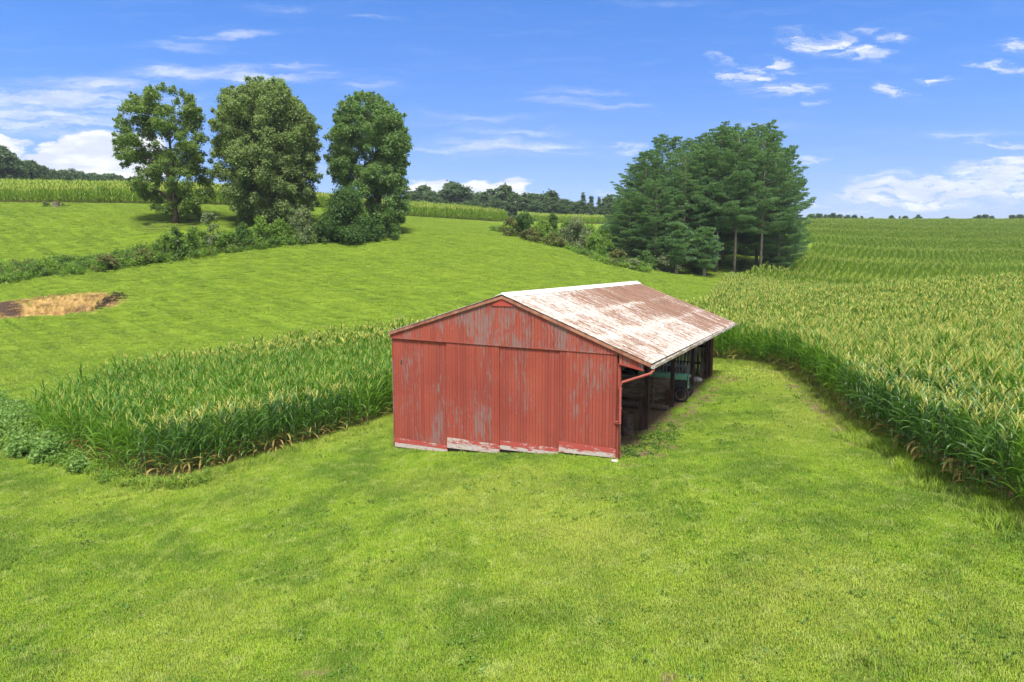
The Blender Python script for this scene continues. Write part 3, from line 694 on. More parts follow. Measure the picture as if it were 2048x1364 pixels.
# unmown fringe along the corn, and the rank grass at the left corner
fr = [grass_mesh('tall_grass_clump', 240+i, .45, 70, .15, .42, .014, .9) for i in range(3)]
t = np.gradient(FRONT, axis=0); t /= np.hypot(t[:, 0], t[:, 1])[:, None]; nr_ = -np.stack([-t[:, 1], t[:, 0]], 1)*side1
k = rng.integers(0, len(FRONT), 5200); off = rng.exponential(.22, 5200)-.3
X = FRONT[k, 0]+nr_[k, 0]*off+rng.normal(0, .2, 5200); Y = FRONT[k, 1]+nr_[k, 1]*off+rng.normal(0, .2, 5200)
sr = np.hypot(X-hit(1620, 780)[0], Y-hit(1620, 780)[1]); keep = (sr > 6) | (rng.random(5200) > .8)
X, Y = X[keep], Y[keep]; N = len(X); s = rng.uniform(.4, 1.1, N)
s = s*.75
big_ = (X > 12) & (Y < 25); s = np.where(big_, s*1.3, s)
o = gn_scatter('tall_grass', np.stack([X, Y, hgt(X, Y)], 1), np.stack([0*X, 0*X, rng.uniform(0, 6.28, N)], 1), np.stack([s, s, s], 1), rng.integers(0, 3, N), fr)
tag(o, 'unmown fringe of longer grass along the foot of the corn', 'grass', kind='stuff')

# ------------------------------------------------------------------ barn (local x = along the front, y = towards the back, z = world height)
random.seed(3)
W1, W2, RX, BL = 9.98, 11.15, 5.32, 16.6
HR, HL, HRT, OE, ROF0, ROF1 = 6.80, 5.13, 4.585, -.11, -.16, 16.95
def roofz(s): return HR+(HL-HR)*(RX-s)/(RX-OE) if s < RX else HR+(HRT-HR)*(s-RX)/(W2-RX)
barn = empty('barn', bw(0, 0, 0), PSI)
tag(barn, 'weathered red wooden barn with rust-streaked white metal roof and one open side', 'barn')
def boards(name, s0, s1, zb, zt, y0, th, mt, parent, bwid=.13, gap=.011, along='x', wob=.008, x=None):
    mb = MB(); s = s0
    while s < s1-.01:
        w = min(bwid*random.uniform(.93, 1.07), s1-s); e = s+w-gap
        z0 = zb(s) if callable(zb) else zb; z0b = zb(e) if callable(zb) else zb
        za = zt(s) if callable(zt) else zt; zb_ = zt(e) if callable(zt) else zt
        d = random.uniform(0, wob)
        if za > z0+.005 or zb_ > z0b+.005:
            za = max(za, z0+.004); zb_ = max(zb_, z0b+.004)
            if along == 'x': P8 = [(s, y0-d, z0), (e, y0-d, z0b), (e, y0+th, z0b), (s, y0+th, z0), (s, y0-d, za), (e, y0-d, zb_), (e, y0+th, zb_), (s, y0+th, za)]
            else: P8 = [(x-th, s, z0), (x+d, s, z0), (x+d, e, z0b), (x-th, e, z0b), (x-th, s, za), (x+d, s, za), (x+d, e, zb_), (x-th, e, zb_)]
            mb.quadbox(P8)
        s += w
    return mb.build(name, mt, parent)
g_l = lambda s: bgz(s, -.05)
# four sliding doors, each stepped higher than its left neighbour
doors = [(0.02, 2.72, .58, .16, .0), (2.72, 5.17, .94, .48, -.045), (5.17, 7.70, 1.13, .74, -.02), (7.70, 9.93, 1.42, .98, -.05)]
for k, (a, b, zb, zs, yo) in enumerate(doors):
    d = boards('door_panel', a, b-.012, zb, 4.93, yo-.03, .05, M['red'], barn)
    mb = MB(); mid_ = zs+(zb-zs)*.5; y = yo-.065
    mb.quadbox([(a+.005, y, zs+.02), (b-.02, y, zs+.10), (b-.02, y+.06, zs+.10), (a+.005, y+.06, zs+.02), (a+.005, y, mid_-.01), (b-.02, y, mid_+.03), (b-.02, y+.06, mid_+.03), (a+.005, y+.06, mid_-.01)], .85)
    mb.quadbox([(a+.005, y+.008, mid_), (b-.02, y+.008, mid_+.04), (b-.02, y+.06, mid_+.04), (a+.005, y+.06, mid_), (a+.005, y+.008, zb-.01), (b-.02, y+.008, zb-.01), (b-.02, y+.06, zb-.01), (a+.005, y+.06, zb-.01)], .25+.25*(k == 1))
    mb.build('skirt_board', M['skirt'], d)
mb = MB(); mb.quadbox([(0, .03, g_l(0)-.3), (W1, .03, g_l(W1)-.3), (W1, .12, g_l(W1)-.3), (0, .12, g_l(0)-.3), (0, .03, .6), (W1, .03, 1.45), (W1, .12, 1.45), (0, .12, .6)]); mb.build('sill', M['oldwood'], barn)
trimz = lambda s: 4.90-.05*s/W1
gb = boards('gable_wall', -.08, W1-.02, trimz, lambda s: roofz(s)-.10, -.10, .04, M['redgable'], barn)
ext = boards('eave_wall', W1-.0, W2-.28, lambda s: 4.52-.17*(s-W1)/1.0, lambda s: roofz(s)-.10, -.08, .04, M['redgable'], barn)
mb = MB()
mb.quadbox([(-.08, -.112, trimz(0)-.03), (W1-.01, -.112, trimz(W1)-.03), (W1-.01, -.06, trimz(W1)-.03), (-.08, -.06, trimz(0)-.03), (-.08, -.112, trimz(0)+.01), (W1-.01, -.112, trimz(W1)+.01), (W1-.01, -.06, trimz(W1)+.01), (-.08, -.06, trimz(0)+.01)])
mb.build('trim_board', M['redgable'], barn)
mb = MB(); mb.quadbox([(W1, -.10, 4.47), (W2-.28, -.10, 4.30), (W2-.28, -.02, 4.30), (W1, -.02, 4.47), (W1, -.10, 4.53), (W2-.28, -.10, 4.37), (W2-.28, -.02, 4.37), (W1, -.02, 4.53)]); mb.build('lintel', M['redtrim'], barn)
mb = MB(); mb.quadbox([(RX-.5, -.135, roofz(RX-.5)-.26), (RX+.5, -.135, roofz(RX-.5)-.26), (RX+.5, -.10, roofz(RX-.5)-.26), (RX-.5, -.10, roofz(RX-.5)-.26), (RX-.03, -.135, HR-.14), (RX+.03, -.135, HR-.14), (RX+.03, -.10, HR-.14), (RX-.03, -.10, HR-.14)], .2)
mb.build('peak_board', M['redtrim'], barn)
mb = MB(); mb.box(W1-.05, W1+.04, -.05, .06, g_l(W1)-.2, 4.5); mb.build('corner_board', M['red'], barn)
mb = MB(); mb.box(-.06, -.005, -.04, .05, g_l(0)-.2, 4.85); mb.build('corner_board', M['redgable'], barn)
# left and back walls
boards('side_wall', .05, BL, lambda t: bgz(0, t)-.1, lambda t: roofz(0)-.12, 0, .03, M['redgable'], barn, along='y', x=0.0, bwid=.17)
bwm = boards('back_wall', 0, W1, lambda s: bgz(s, BL)-.05, lambda s: roofz(s)-.14, BL, .03, M['inner'], barn, bwid=.19, gap=.022, wob=.03)
boards('wall_lining', .1, BL-.1, lambda t: bgz(0, t)+.1, lambda t: roofz(.1)-.2, 0, .02, M['inner'], barn, along='y', x=.07, bwid=.21, gap=.02, wob=.0)
for zz in (2.15, 3.15, 4.15):
    mb = MB(); mb.box(.1, W1-.12, BL-.12, BL-.04, zz, zz+.12); mb.build('girt', M['oldwood'], barn)
    mb = MB(); mb.box(.08, .16, .1, BL-.15, zz-.2, zz-.08); mb.build('girt', M['oldwood'], barn)
mb = MB(); mb.box(W1-.14, W1+.02, BL-.55, BL+.06, bgz(W1, BL)-.2, 4.85); mb.build('return_wall', M['post'], barn)
mb = MB(); mb.box(W1-.06, W1+.045, BL+.035, BL+.12, bgz(W1, BL)-.2, 4.9); mb.build('corner_board', M['redtrim'], barn)
for t in (3.75, 7.9, 11.98, 15.5):
    z0 = bgz(W1-.1, t)
    mb = MB(); mb.box(W1-.16, W1, t-.075, t+.075, z0-.3, 4.75)
    if t < 15: mb.box(W1-.30, W1-.183, t-.24, t-.04, z0-.2, z0+(1.3 if t < 5 else .8))
    mb.build('post', M['post'], barn)
    mb = MB(); mb.box(4.4, 4.6, t-.1, t+.1, bgz(4.5, t)-.3, 6.2); mb.build('post', M['oldwood'], barn)
mb = MB(); mb.box(W1-.16, W1-.03, .1, BL-.1, 4.62, 4.86); mb.build('header_beam', M['post'], barn)
for i in range(12):
    t = .35+i*(BL-.7)/11
    mb = MB()
    for (sa, sb) in ((OE+.05, RX), (W2-.12, RX)):
        za, zb_ = roofz(sa)-.07, HR-.07
        mb.quadbox([(sa, t-.03, za-.16), (sb, t-.03, zb_-.16), (sb, t+.03, zb_-.16), (sa, t+.03, za-.16), (sa, t-.03, za), (sb, t-.03, zb_), (sb, t+.03, zb_), (sa, t+.03, za)])
    mb.build('rafter', M['oldwood'], barn)

def slope(name, sa, sb, seed):
    """one side of the roof: three courses of corrugated sheets, each with its own amount of rust"""
    rg = random.Random(seed); V = []; Fc = []; ru = []; uv = []
    right = sb > sa; n_ = 26; wd = (ROF1-ROF0)/n_; L = math.hypot(sb-sa, roofz(sb-.0001 if right else sb)-HR)
    for c_ in range(n_):
        for r in range(3):
            f0, f1 = r/3, (r+1)/3+(.02 if r < 2 else 0)
            t = (c_+.5)*wd; fm = (r+.5)/3
            lvl = .36+rg.uniform(-.2, .2)
            if right:
                reg = [(.44, .56, .84, 1.02), (.54, .58, .80, .88), (.64, .52, .52, .74)][r]
                q = t/17*3.999; lo = int(q); fr_ = q-lo; a = reg[min(lo, 3)]; b = reg[min(lo+1, 3)]; lvl = a+(b-a)*fr_+rg.uniform(-.14, .14)
                if r == 2 and c_ == 21: lvl = 1.35
                if r == 0 and c_ in (13, 14, 16): lvl += .3
                if r == 1 and c_ in (17, 18): lvl += .35
            b0 = len(V); m_ = 20; k_ = 5
            for j in range(k_):
                f = f0+(f1-f0)*j/(k_-1); s = sa+(sb-sa)*f
                for i in range(m_+1):
                    tt = ROF0+c_*wd+wd*i/m_*1.001
                    z = HR+(HL-HR)*f if not right else HR+(HRT-HR)*f
                    z += .008*math.sin(2*math.pi*i/4+.5)+.014*(i in (0, 1))-.006*j/(k_-1)+(.006*(3-r))+rg.uniform(-.001, .001)
                    V.append((s, tt, z)); uv.append((tt, f*L)); 
                    ef = min(f-r/3, (r+1)/3-f)*3
                    ru.append(lvl-.35*max(0, 1-f/.055)*(1 if right else .6)-(.25 if (j in (0, k_-1) and 0 < r) else 0))
            for j in range(k_-1):
                for i in range(m_):
                    a = b0+j*(m_+1)+i; q4 = (a, a+1, a+m_+2, a+m_+1); Fc.append(q4 if not right else q4[::-1])
    me = meshdata(name, V, Fc, M['roof']); fattr(me, 'rust', ru)
    ul = me.uv_layers.new(name='UVMap'); li = np.empty(len(me.loops), np.int32); me.loops.foreach_get('vertex_index', li); ul.data.foreach_set('uv', np.array(uv, np.float32)[li].ravel())
    o = obj(name, me, barn)
    md = o.modifiers.new('s', 'SOLIDIFY'); md.thickness = .02; md.offset = -1 if False else 0
    return o
slope('roof', RX, W2, 1); slope('roof', RX, OE, 2)
# boards under the sheets so no light falls through
for (sa, sb) in ((RX, W2-.03), (RX, OE+.03)):
    mb = MB(); za, zb_ = HR-.035, roofz(sb)-.035
    mb.quadbox([(sa, ROF0+.03, za-.03), (sb, ROF0+.03, zb_-.03), (sb, ROF1-.03, zb_-.03), (sa, ROF1-.03, za-.03), (sa, ROF0+.03, za), (sb, ROF0+.03, zb_), (sb, ROF1-.03, zb_), (sa, ROF1-.03, za)])
    mb.build('roof_deck', M['oldwood'], barn)
mb = MB()
for sg in (-1, 1):
    k = .3 if sg < 0 else .38
    mb.quadbox([(RX, ROF0-.03, HR+.045), (RX+sg*.27, ROF0-.03, HR+.045-.27*k), (RX+sg*.27, ROF1+.03, HR+.045-.27*k), (RX, ROF1+.03, HR+.045), (RX, ROF0-.03, HR+.07), (RX+sg*.27, ROF0-.03, HR+.06-.27*k), (RX+sg*.27, ROF1+.03, HR+.06-.27*k), (RX, ROF1+.03, HR+.07)])
mb.tube([(RX, ROF0-.03, HR+.075), (RX, ROF1+.03, HR+.075)], .03, 8)
mb.build('ridge_cap', M['ridge'], barn)
for (sa, sb) in ((RX, W2-.01), (RX, OE+.01)):
    for t in (ROF0+.0, ROF1-.03):
        mb = MB(); za, zb_ = HR-.02, roofz(sb)-.02
        mb.quadbox([(sa, t-.012, za-.11), (sb, t-.012, zb_-.11), (sb, t+.03, zb_-.11), (sa, t+.03, za-.11), (sa, t-.012, za), (sb, t-.012, zb_), (sb, t+.03, zb_), (sa, t+.03, za)])
        mb.build('rake_board', M['fascia'], barn)
# gutter along the right eave: a U-shaped trough
prof = [(0, .0), (0, -.10), (.11, -.10), (.13, .01), (.118, .01), (.10, -.088), (.012, -.088), (.012, 0)]
mb = MB(); b = 0
for t in (ROF0+.02, ROF1+.05):
    for (x, z) in prof: mb.v.append((W2-.005+x, t, HRT-.01+z-(.05 if t < 1 else 0))); mb.r.append(.5)
for i in range(8): j = (i+1) % 8; mb.f.append((i, j, 8+j, 8+i))
mb.f.append(tuple(range(8))); mb.f.append(tuple(range(15, 7, -1)))
mb.build('gutter', M['gutter'], barn)
mb = MB(); mb.quadbox([(W2+.008, ROF0+.03, HRT-.145), (W2+.094, ROF0+.03, HRT-.145), (W2+.094, ROF1, HRT-.095), (W2+.008, ROF1, HRT-.095), (W2+.008, ROF0+.03, HRT-.11), (W2+.098, ROF0+.03, HRT-.11), (W2+.098, ROF1, HRT-.06), (W2+.008, ROF1, HRT-.06)]); mb.build('gutter_trough', M['galv'], barn)
mb = MB(); mb.tube([(W2+.06, -.03, HRT-.14), (W2+.05, -.06, HRT-.24), (W2-.02, -.12, HRT-.34), (10.14, -.15, 3.86), (10.06, -.14, 3.70), (10.06, -.12, 2.35)], .048, 10)
mb.box(9.98, 10.12, -.12, -.06, 2.9, 2.94); mb.box(9.98, 10.12, -.12, -.06, 3.6, 3.64); mb.build('downspout', M['spout'], barn, smooth=False)
mb = MB(); mb.tube([(10.07, -.12, 2.34), (10.09, -.12, 1.1)], .03, 8); mb.build('drain_pipe', M['rusty'], barn)
mb = MB(); mb.box(.42, .47, -.06, -.03, 3.80, 3.98); mb.build('door_handle', M['iron'], barn)
mb = MB(); mb.box(9.9, 9.99, -.12, -.05, 2.33, 2.42); mb.tube([(9.85, -.12, 2.38), (10.0, -.14, 2.42)], .012, 6); mb.build('door_latch', M['spout'], barn)

# ------------------------------------------------------------------ things in the open bays (built in the barn's frame, top-level)
def place(name, s, t, rz=0, dz=0.0): q = bw(s, t); return empty(name, (q.x, q.y, bgz(s, t)+dz), PSI+rz)
# tractor: local +x is forward
tr = place('tractor', 10.12, 9.65, .06)
tag(tr, 'old green tractor with tan wheel rims parked nose outward in the open barn bay', 'tractor')
mb = MB(); hood = [(-2.3, -.30, .75), (-.05, -.27, .62)]
mb.quadbox([(-2.3, -.30, .98), (.10, -.24, .98), (.10, .24, .98), (-2.3, .30, .98), (-2.3, -.28, 1.27), (.06, -.21, 1.25), (.06, .21, 1.25), (-2.3, .28, 1.27)]); mb.build('hood', M['green'], tr, bevel=.05)
mb = MB(); mb.box(.105, .16, -.23, .23, .58, 1.24); mb.build('grille', M['green'], tr, bevel=.03)
gr = tr.children[-1] if tr.children else None
mb = MB()
for k in range(7): mb.box(.16, .175, -.17+k*.053, -.15+k*.053, .66, 1.16)
mb.build('grille_bars', M['iron'], [o for o in COL.objects if o.name.startswith('grille')][0])
mb = MB(); mb.box(-3.4, -2.2, -.2, .2, .45, .95); mb.box(-2.3, .0, -.17, .17, .42, .99); mb.box(-.2, -.02, -.6, .6, .38, .46); mb.build('chassis', M['iron'], tr, bevel=.02)
mb = MB(); mb.tube([(-1.2, .1, 1.4), (-1.2, .1, 2.05)], [.045, .04], 10); mb.build('exhaust_pipe', M['rusty'], tr)
mb = MB(); mb.tube([(-.75, -.08, 1.36), (-.75, -.08, 1.62)], .07, 10); mb.build('air_intake', M['iron'], tr)
mb = MB(); pts = [(-2.55+.10*math.cos(a), .2*math.sin(a), 1.62+.18*math.cos(a)) for a in [i*math.pi/8 for i in range(17)]]; mb.tube(pts, .016, 6, cap=False); mb.tube([(-2.3, 0, 1.35), (-2.55, 0, 1.62)], .02, 6); mb.build('steering_wheel', M['iron'], tr)
mb = MB(); mb.box(-3.3, -2.9, -.22, .22, 1.05, 1.12); mb.box(-3.34, -3.28, -.22, .22, 1.05, 1.38); mb.build('seat', M['iron'], tr, bevel=.03)
for sg in (-1, 1):
    mb = MB(); mb.lathe([(.001, -.03), (.06, -.03), (.06, .03), (.001, .03)], 'Y', (.165+.03, sg*.17, 1.0)); 
    mb = MB(); mb.lathe([(.02, 0), (.06, .01), (.06, .05), (.02, .05)], 'X', (.16, sg*.13, 1.16), 12); mb.build('headlight', M['tine'], tr)
def wheel(parent, x, y, r, w, n=26):
    mb = MB(); h = w/2
    mb.lathe([(r*.62, -h*.8), (r*.72, -h), (r*.9, -h), (r*.985, -h*.75), (r, -h*.3), (r, h*.3), (r*.985, h*.75), (r*.9, h), (r*.72, h), (r*.62, h*.8)], 'Y', (x, y, r), n)
    for k in range(n):
        a = 2*math.pi*k/n; c, s = math.cos(a), math.sin(a); q = .012
        P8 = []
        for rr in (r*.96, r*1.02):
            for (dy, da) in ((-h*.9, -.03), (h*.9, -.03), (h*.9, .03), (-h*.9, .03)): P8.append((x+rr*math.cos(a+da), y+dy, r+rr*math.sin(a+da)))
        mb.quadbox(P8)
    w_ = mb.build('wheel', M['tyre'], parent)
    mb = MB(); mb.lathe([(.02, -h*.5), (r*.16, -h*.62), (r*.17, -h*.35), (r*.5, -h*.25), (r*.55, -h*.7), (r*.64, -h*.84), (r*.64, h*.84), (r*.55, h*.7), (r*.5, h*.25), (r*.17, h*.35), (r*.16, h*.62), (.02, h*.5)], 'Y', (x, y, r), 24); mb.build('rim', M['rim'], w_)
for sg in (-1, 1): wheel(tr, -.1, sg*.66, .37, .2); wheel(tr, -2.75, sg*.78, .68, .36, 30)
# oil drum
dr_ = place('barrel', 9.3, 3.05); tag(dr_, 'rusty dark steel drum standing open just inside the barn corner', 'barrel')
mb = MB(); mb.lathe([(.28, 0), (.285, .02), (.28, .04), (.28, .27), (.292, .285), (.28, .30), (.28, .56), (.292, .575), (.28, .59), (.28, .84), (.292, .86), (.268, .87), (.262, .82), (.262, .05), (.02, .05)], n=28); mb.build('drum', M['drum'], dr_, smooth=False)
mb = MB(); pts = [(.284*math.cos(a), .284*math.sin(a), .87) for a in [i*math.pi/12 for i in range(25)]]; mb.tube(pts, .012, 6, cap=False); mb.build('rim', M['rusty'], dr_)
# plank partition between the first bays
mb = MB()
for k in range(5): mb.box(2.0, 9.78, 7.83-.004*k, 7.87, 1.62+k*.222, 1.835+k*.222)
for x in (3.5, 5.4, 7.3, 9.0): mb.box(x, x+.09, 7.76, 7.825, 1.3, 2.75)
mb.build('partition', M['plank'], barn)
lg = place('log', 8.2, 7.3, -math.pi/2); tag(lg, 'bare grey log lying on the dirt below the plank partition', 'log')
mb = MB(); mb.tube([(0, -1.9, .17), (.03, -.8, .17), (.0, .5, .18), (.05, 1.7, .16)], [.17, .16, .155, .14], 12); mb.build('stem', M['log'], lg)
mb = MB(); mb.tube([(.02, -1.91, .17), (.02, -1.93, .17)], .12, 12); mb.build('cut_end', M['stone'], lg)
# hay rake standing behind the wagon
hr = place('hay_rake', 7.6, 13.1, math.pi/2, -.55); tag(hr, 'grey steel hay rake with curved tines deep inside the barn behind the tractor', 'hay rake')
mb = MB(); mb.box(-.05, .05, -1.9, 1.9, 1.6, 1.7); mb.tube([(0, -1.8, 1.65), (0, -1.8, .5)], .04, 8); mb.tube([(0, 1.8, 1.65), (0, 1.8, .5)], .04, 8); mb.tube([(0, 1.2, 1.7), (.1, 1.3, 2.3), (.1, 1.6, 2.35)], .05, 8); mb.build('frame', M['tine'], hr)
for k in range(22):
    y = -1.8+k*.17; mb = MB(); mb.tube([(.05, y, 1.7), (.28, y, 1.85), (.34, y, 1.55), (.25, y, 1.25)], .018, 5); mb.build('tine', M['tine'], hr)
for y in (-2.0, 2.0):
    mb = MB(); mb.lathe([(.5, -.03), (.55, -.03), (.55, .03), (.5, .03), (.5, -.03)], 'Y', (0, y, .55), 28)
    for k in range(8): a = k*math.pi/4; mb.tube([(0, y, .55), (.5*math.cos(a), y, .55+.5*math.sin(a))], .012, 4)
    mb.build('wheel', M['rusty'], hr)
def rock(u, v, r, lab, seed=0, xy=None, dz=0):
    x, y = xy or hit(u, v); rg = np.random.default_rng(seed)
    bm = bmesh.new(); bmesh.ops.create_icosphere(bm, subdivisions=3, radius=1)
    cc_ = rg.normal(size=(7, 3)); cc_ /= np.linalg.norm(cc_, axis=1)[:, None]
    for w in bm.verts:
        d = w.co.normalized(); f = 1.0
        for c_ in cc_: f = min(f, .78/max(.3, float(Vector(c_).dot(d))))
        w.co = d*f*r; w.co.z *= .65; w.co.x *= 1.25
    me = bpy.data.meshes.new('stone'); bm.to_mesh(me); bm.free(); me.materials.append(M['stone'])
    o = obj('stone', me); o.location = (x, y, float(hgt(x, y))+r*.3+dz); return tag(o, lab, 'stone')
rock(1229, 924, .11, 'small pale stone in the grass at the barn front right corner', 4)
q = bw(9.55, 14.6); rock(0, 0, .28, 'rough pale stone on the dirt at the far end of the open barn', 5, (q.x, q.y))
pk = place('plank', 9.7, 15.1); tag(pk, 'upright weathered plank leaning in the far corner of the open barn', 'plank')
mb = MB(); mb.quadbox([(-.1, 0, 0), (.1, 0, 0), (.1, .05, 0), (-.1, .05, 0), (-.1, .55, 1.35), (.1, .55, 1.35), (.1, .6, 1.35), (-.1, .6, 1.35)]); mb.build('board', M['log'], pk)

# ------------------------------------------------------------------ trees
def leaf_quads(C, Nrm, size, rg, asp=.75):
    """one small four-sided leaf cluster at each point"""
    n_ = len(C); r = rg.normal(size=(n_, 3)); t = np.cross(Nrm, r); t /= np.linalg.norm(t, axis=1)[:, None]+1e-9; b = np.cross(Nrm, t)
    s = size[:, None]; a = t*s; b = b*s*asp
    fold = Nrm*s*.25
    V = np.stack([C-a, C-b*.8-fold, C+a, C+b*.8-fold], 1).reshape(-1, 3)
    k = np.arange(n_)*4; return V, np.stack([k, k+1, k+2, k+3], 1)
def lobe_leaves(centres, radii, dens, lsize, rg, flat=.8, updens=.5, outw=.6):
    Cs, Ns, S = [], [], []
    for c, r in zip(centres, radii):
        n_ = max(8, int(dens*r*r)); d = rg.normal(size=(n_, 3)); d[:, 2] += updens*.6; d /= np.linalg.norm(d, axis=1)[:, None]
        rad = r*(rg.random(n_)**.45)*(1+.22*np.sin(d[:, 0]*7+c[0])*np.cos(d[:, 1]*6+c[2])+.17*rg.normal(size=n_))
        p = d*rad[:, None]; p[:, 2] *= flat; Cs.append(c+p)
        nn = d*outw+np.array([0, 0, .35])+rg.normal(size=(n_, 3))*.55; Ns.append(nn/np.linalg.norm(nn, axis=1)[:, None]); S.append(lsize*rg.uniform(.6, 1.25, n_))
    C = np.concatenate(Cs); N_ = np.concatenate(Ns); return leaf_quads(C, N_, np.concatenate(S), rg)
def trunk_mesh(h, r, targets, rg, lean=0.0, bz=(.15, .75)):
    mb = MB(); top = np.array([lean, 0, h]); pts = []; rad = []
    for i in range(9):
        f = i/8; pts.append((lean*f+.12*r*math.sin(f*9+h), .12*r*math.cos(f*7), h*f-.3*(i == 0))); rad.append(r*(1-.82*f)*(1+.55*math.exp(-f*14)))
    mb.tube(pts, rad, 10)
    for tg in targets:
        f = float(np.clip(tg[2]/h-rg.uniform(.10, .28), bz[0], bz[1]+.2)); b = np.array([lean*f, 0, h*f]); tg = np.array(tg)
        m1_ = b*.6+tg*.4+np.array([0, 0, .06*h]); rr = r*(1-.8*f)*.38
        mb.tube([b, m1_, b*.25+tg*.75+np.array([0, 0, .03*h]), tg], [rr, rr*.7, rr*.4, rr*.15], 5, cap=False)
    return mb
def env_tree(name, u0, v0, env, nl, lr, dens, ls, mt, tr_r, label, cat='tree', group=None, seed=1, bare=.0, thin=1.0, zscale=.9, trunk_h=.72, xy=None, tall=None):
    rg = np.random.default_rng(seed); x, y = xy or hit(u0, v0); z = float(hgt(x, y)); k = (y*CP+(H-z)*SP)/F
    ev = sorted([(zrow(y, v)-z, (a-u0)*k, (b-u0)*k) for v, a, b in env]); zz = [e[0] for e in ev]; la = [e[1] for e in ev]; ra = [e[2] for e in ev]
    C, Rr = [], []
    w_ = np.array([b-a for a, b in zip(la, ra)]); tries = 0
    while len(C) < nl and tries < nl*60:
        tries += 1; h = rg.uniform(zz[0], zz[-1]); a = np.interp(h, zz, la); b = np.interp(h, zz, ra); hw = (b-a)/2
        if rg.random() > hw/w_.max()*2: continue
        r = lr*rg.uniform(.45, 1.35)*min(1, .45+hw/(w_.max()/2)*.65); r = min(r, hw*.9)
        R_ = max(0, hw-r*1.0); th = rg.uniform(0, 6.28) if rg.random() < .6 else rg.choice([0, math.pi])+rg.normal(0, .4); q = R_*(rg.random()**(.35 if rg.random() < .85 else 1)); 
        p = np.array([(a+b)/2+q*math.cos(th), q*math.sin(th)*.92, min(max(h, zz[0]+r*.5), zz[-1]-r*.85)])
        if any(np.linalg.norm(p-c) < .42*(r+s) for c, s in zip(C[-60:], Rr[-60:])): continue
        C.append(p); Rr.append(r)
    n0 = len(C); cen = np.mean(C, axis=0)
    for j in range(int(n0*1.1)):
        i = rg.integers(0, n0); d = (C[i]-cen)*np.array([1, 1, .8]); d = d/np.linalg.norm(d)+rg.normal(0, .4, 3); d /= np.linalg.norm(d)
        C.append(C[i]+d*Rr[i]*rg.uniform(.8, 1.3)); Rr.append(Rr[i]*rg.uniform(.25, .5))
    V, Fc = lobe_leaves(C, Rr, dens, ls, rg, flat=zscale)
    root = empty(name, (x, y, z)); tag(root, label, cat, group)
    hh = zz[-1]; tg = [C[i] for i in rg.permutation(len(C))[:34]]
    trunk_mesh(hh*trunk_h, tr_r, tg, rg, lean=(la[-1]+ra[-1])*.3).build('trunk', M['bark'], root, smooth=True)
    obj('crown', meshdata('crown', V, Fc, M[mt]), root)
    return root
env_tree('maple_tree', 352, 447, [(425, 292, 400), (400, 278, 432), (360, 262, 436), (320, 244, 434), (280, 243, 432), (245, 250, 428), (215, 270, 420), (190, 290, 408), (172, 318, 378)],
         195, 1.0, 380, .165, 'loose', .42, 'airy leafy tree with sky gaps, leftmost of the hilltop group', seed=21, trunk_h=.8)
env_tree('oak_tree', 528, 440, [(400, 480, 600), (340, 470, 620), (280, 465, 622), (220, 470, 610), (180, 498, 592), (163, 515, 572)],
         120, 1.7, 190, .21, 'oak2', .5, 'darker leafy tree whose top shows above the widest hilltop tree in front', seed=12, xy=atY(528, hit(528, 440)[1]+3))
env_tree('oak_tree', 545, 452, [(440, 500, 600), (420, 462, 628), (385, 440, 640), (340, 432, 642), (290, 428, 646), (250, 434, 646), (215, 440, 634), (195, 458, 614), (178, 486, 594), (166, 512, 572)],
         400, 1.2, 380, .17, 'oak', .55, 'widest olive-green leafy tree in the middle of the hilltop group', seed=13)
env_tree('oak_tree', 765, 466, [(455, 748, 798), (430, 735, 825), (390, 690, 826), (350, 662, 820), (310, 655, 822), (280, 656, 830), (250, 668, 822), (225, 670, 806), (202, 692, 780), (186, 712, 754)],
         360, 1.05, 380, .17, 'oak2', .42, 'tall dark leafy tree at the right end of the hilltop group', seed=14)
def shrub(u, v, wpx, hpx, mt, label, group, seed, name='shrub', Y=None, cat='shrub', nl=None):
    x, y = hit(u, v) if Y is None else atY(u, Y); z = float(hgt(x, y)); k = (y*CP+(H-z)*SP)/F; w = wpx*k/2; h = hpx*k
    rg = np.random.default_rng(seed); nl = nl or int(10+w*h*2.2); C, Rr = [], []
    for i in range(nl):
        f = rg.random()**.8; hw = w*math.sqrt(max(.05, 1-(max(0, f-.25)/.8)**2)) if hpx < 85 else w*(1.05-.62*f); th = rg.uniform(0, 6.28); r = min(w, h)*rg.uniform(.2, .36); q = max(0, hw-r*.7)*rg.random()**.5
        C.append(np.array([q*math.cos(th), q*math.sin(th), max(r*.5, h*f-r*.3)])); Rr.append(r)
    V, Fc = lobe_leaves(C, Rr, 260, .15, rg, flat=.95, updens=.8)
    root = empty(name, (x, y, z)); tag(root, label, cat, group)
    mb = MB()
    for i in range(4): c = C[i % len(C)]; mb.tube([(0, 0, -.1), (c[0]*.4, c[1]*.4, c[2]*.6), tuple(c)], [.05, .035, .015], 5)
    mb.build('stem', M['bark'], root); obj('crown', meshdata('crown', V, Fc, M[mt]), root); return root
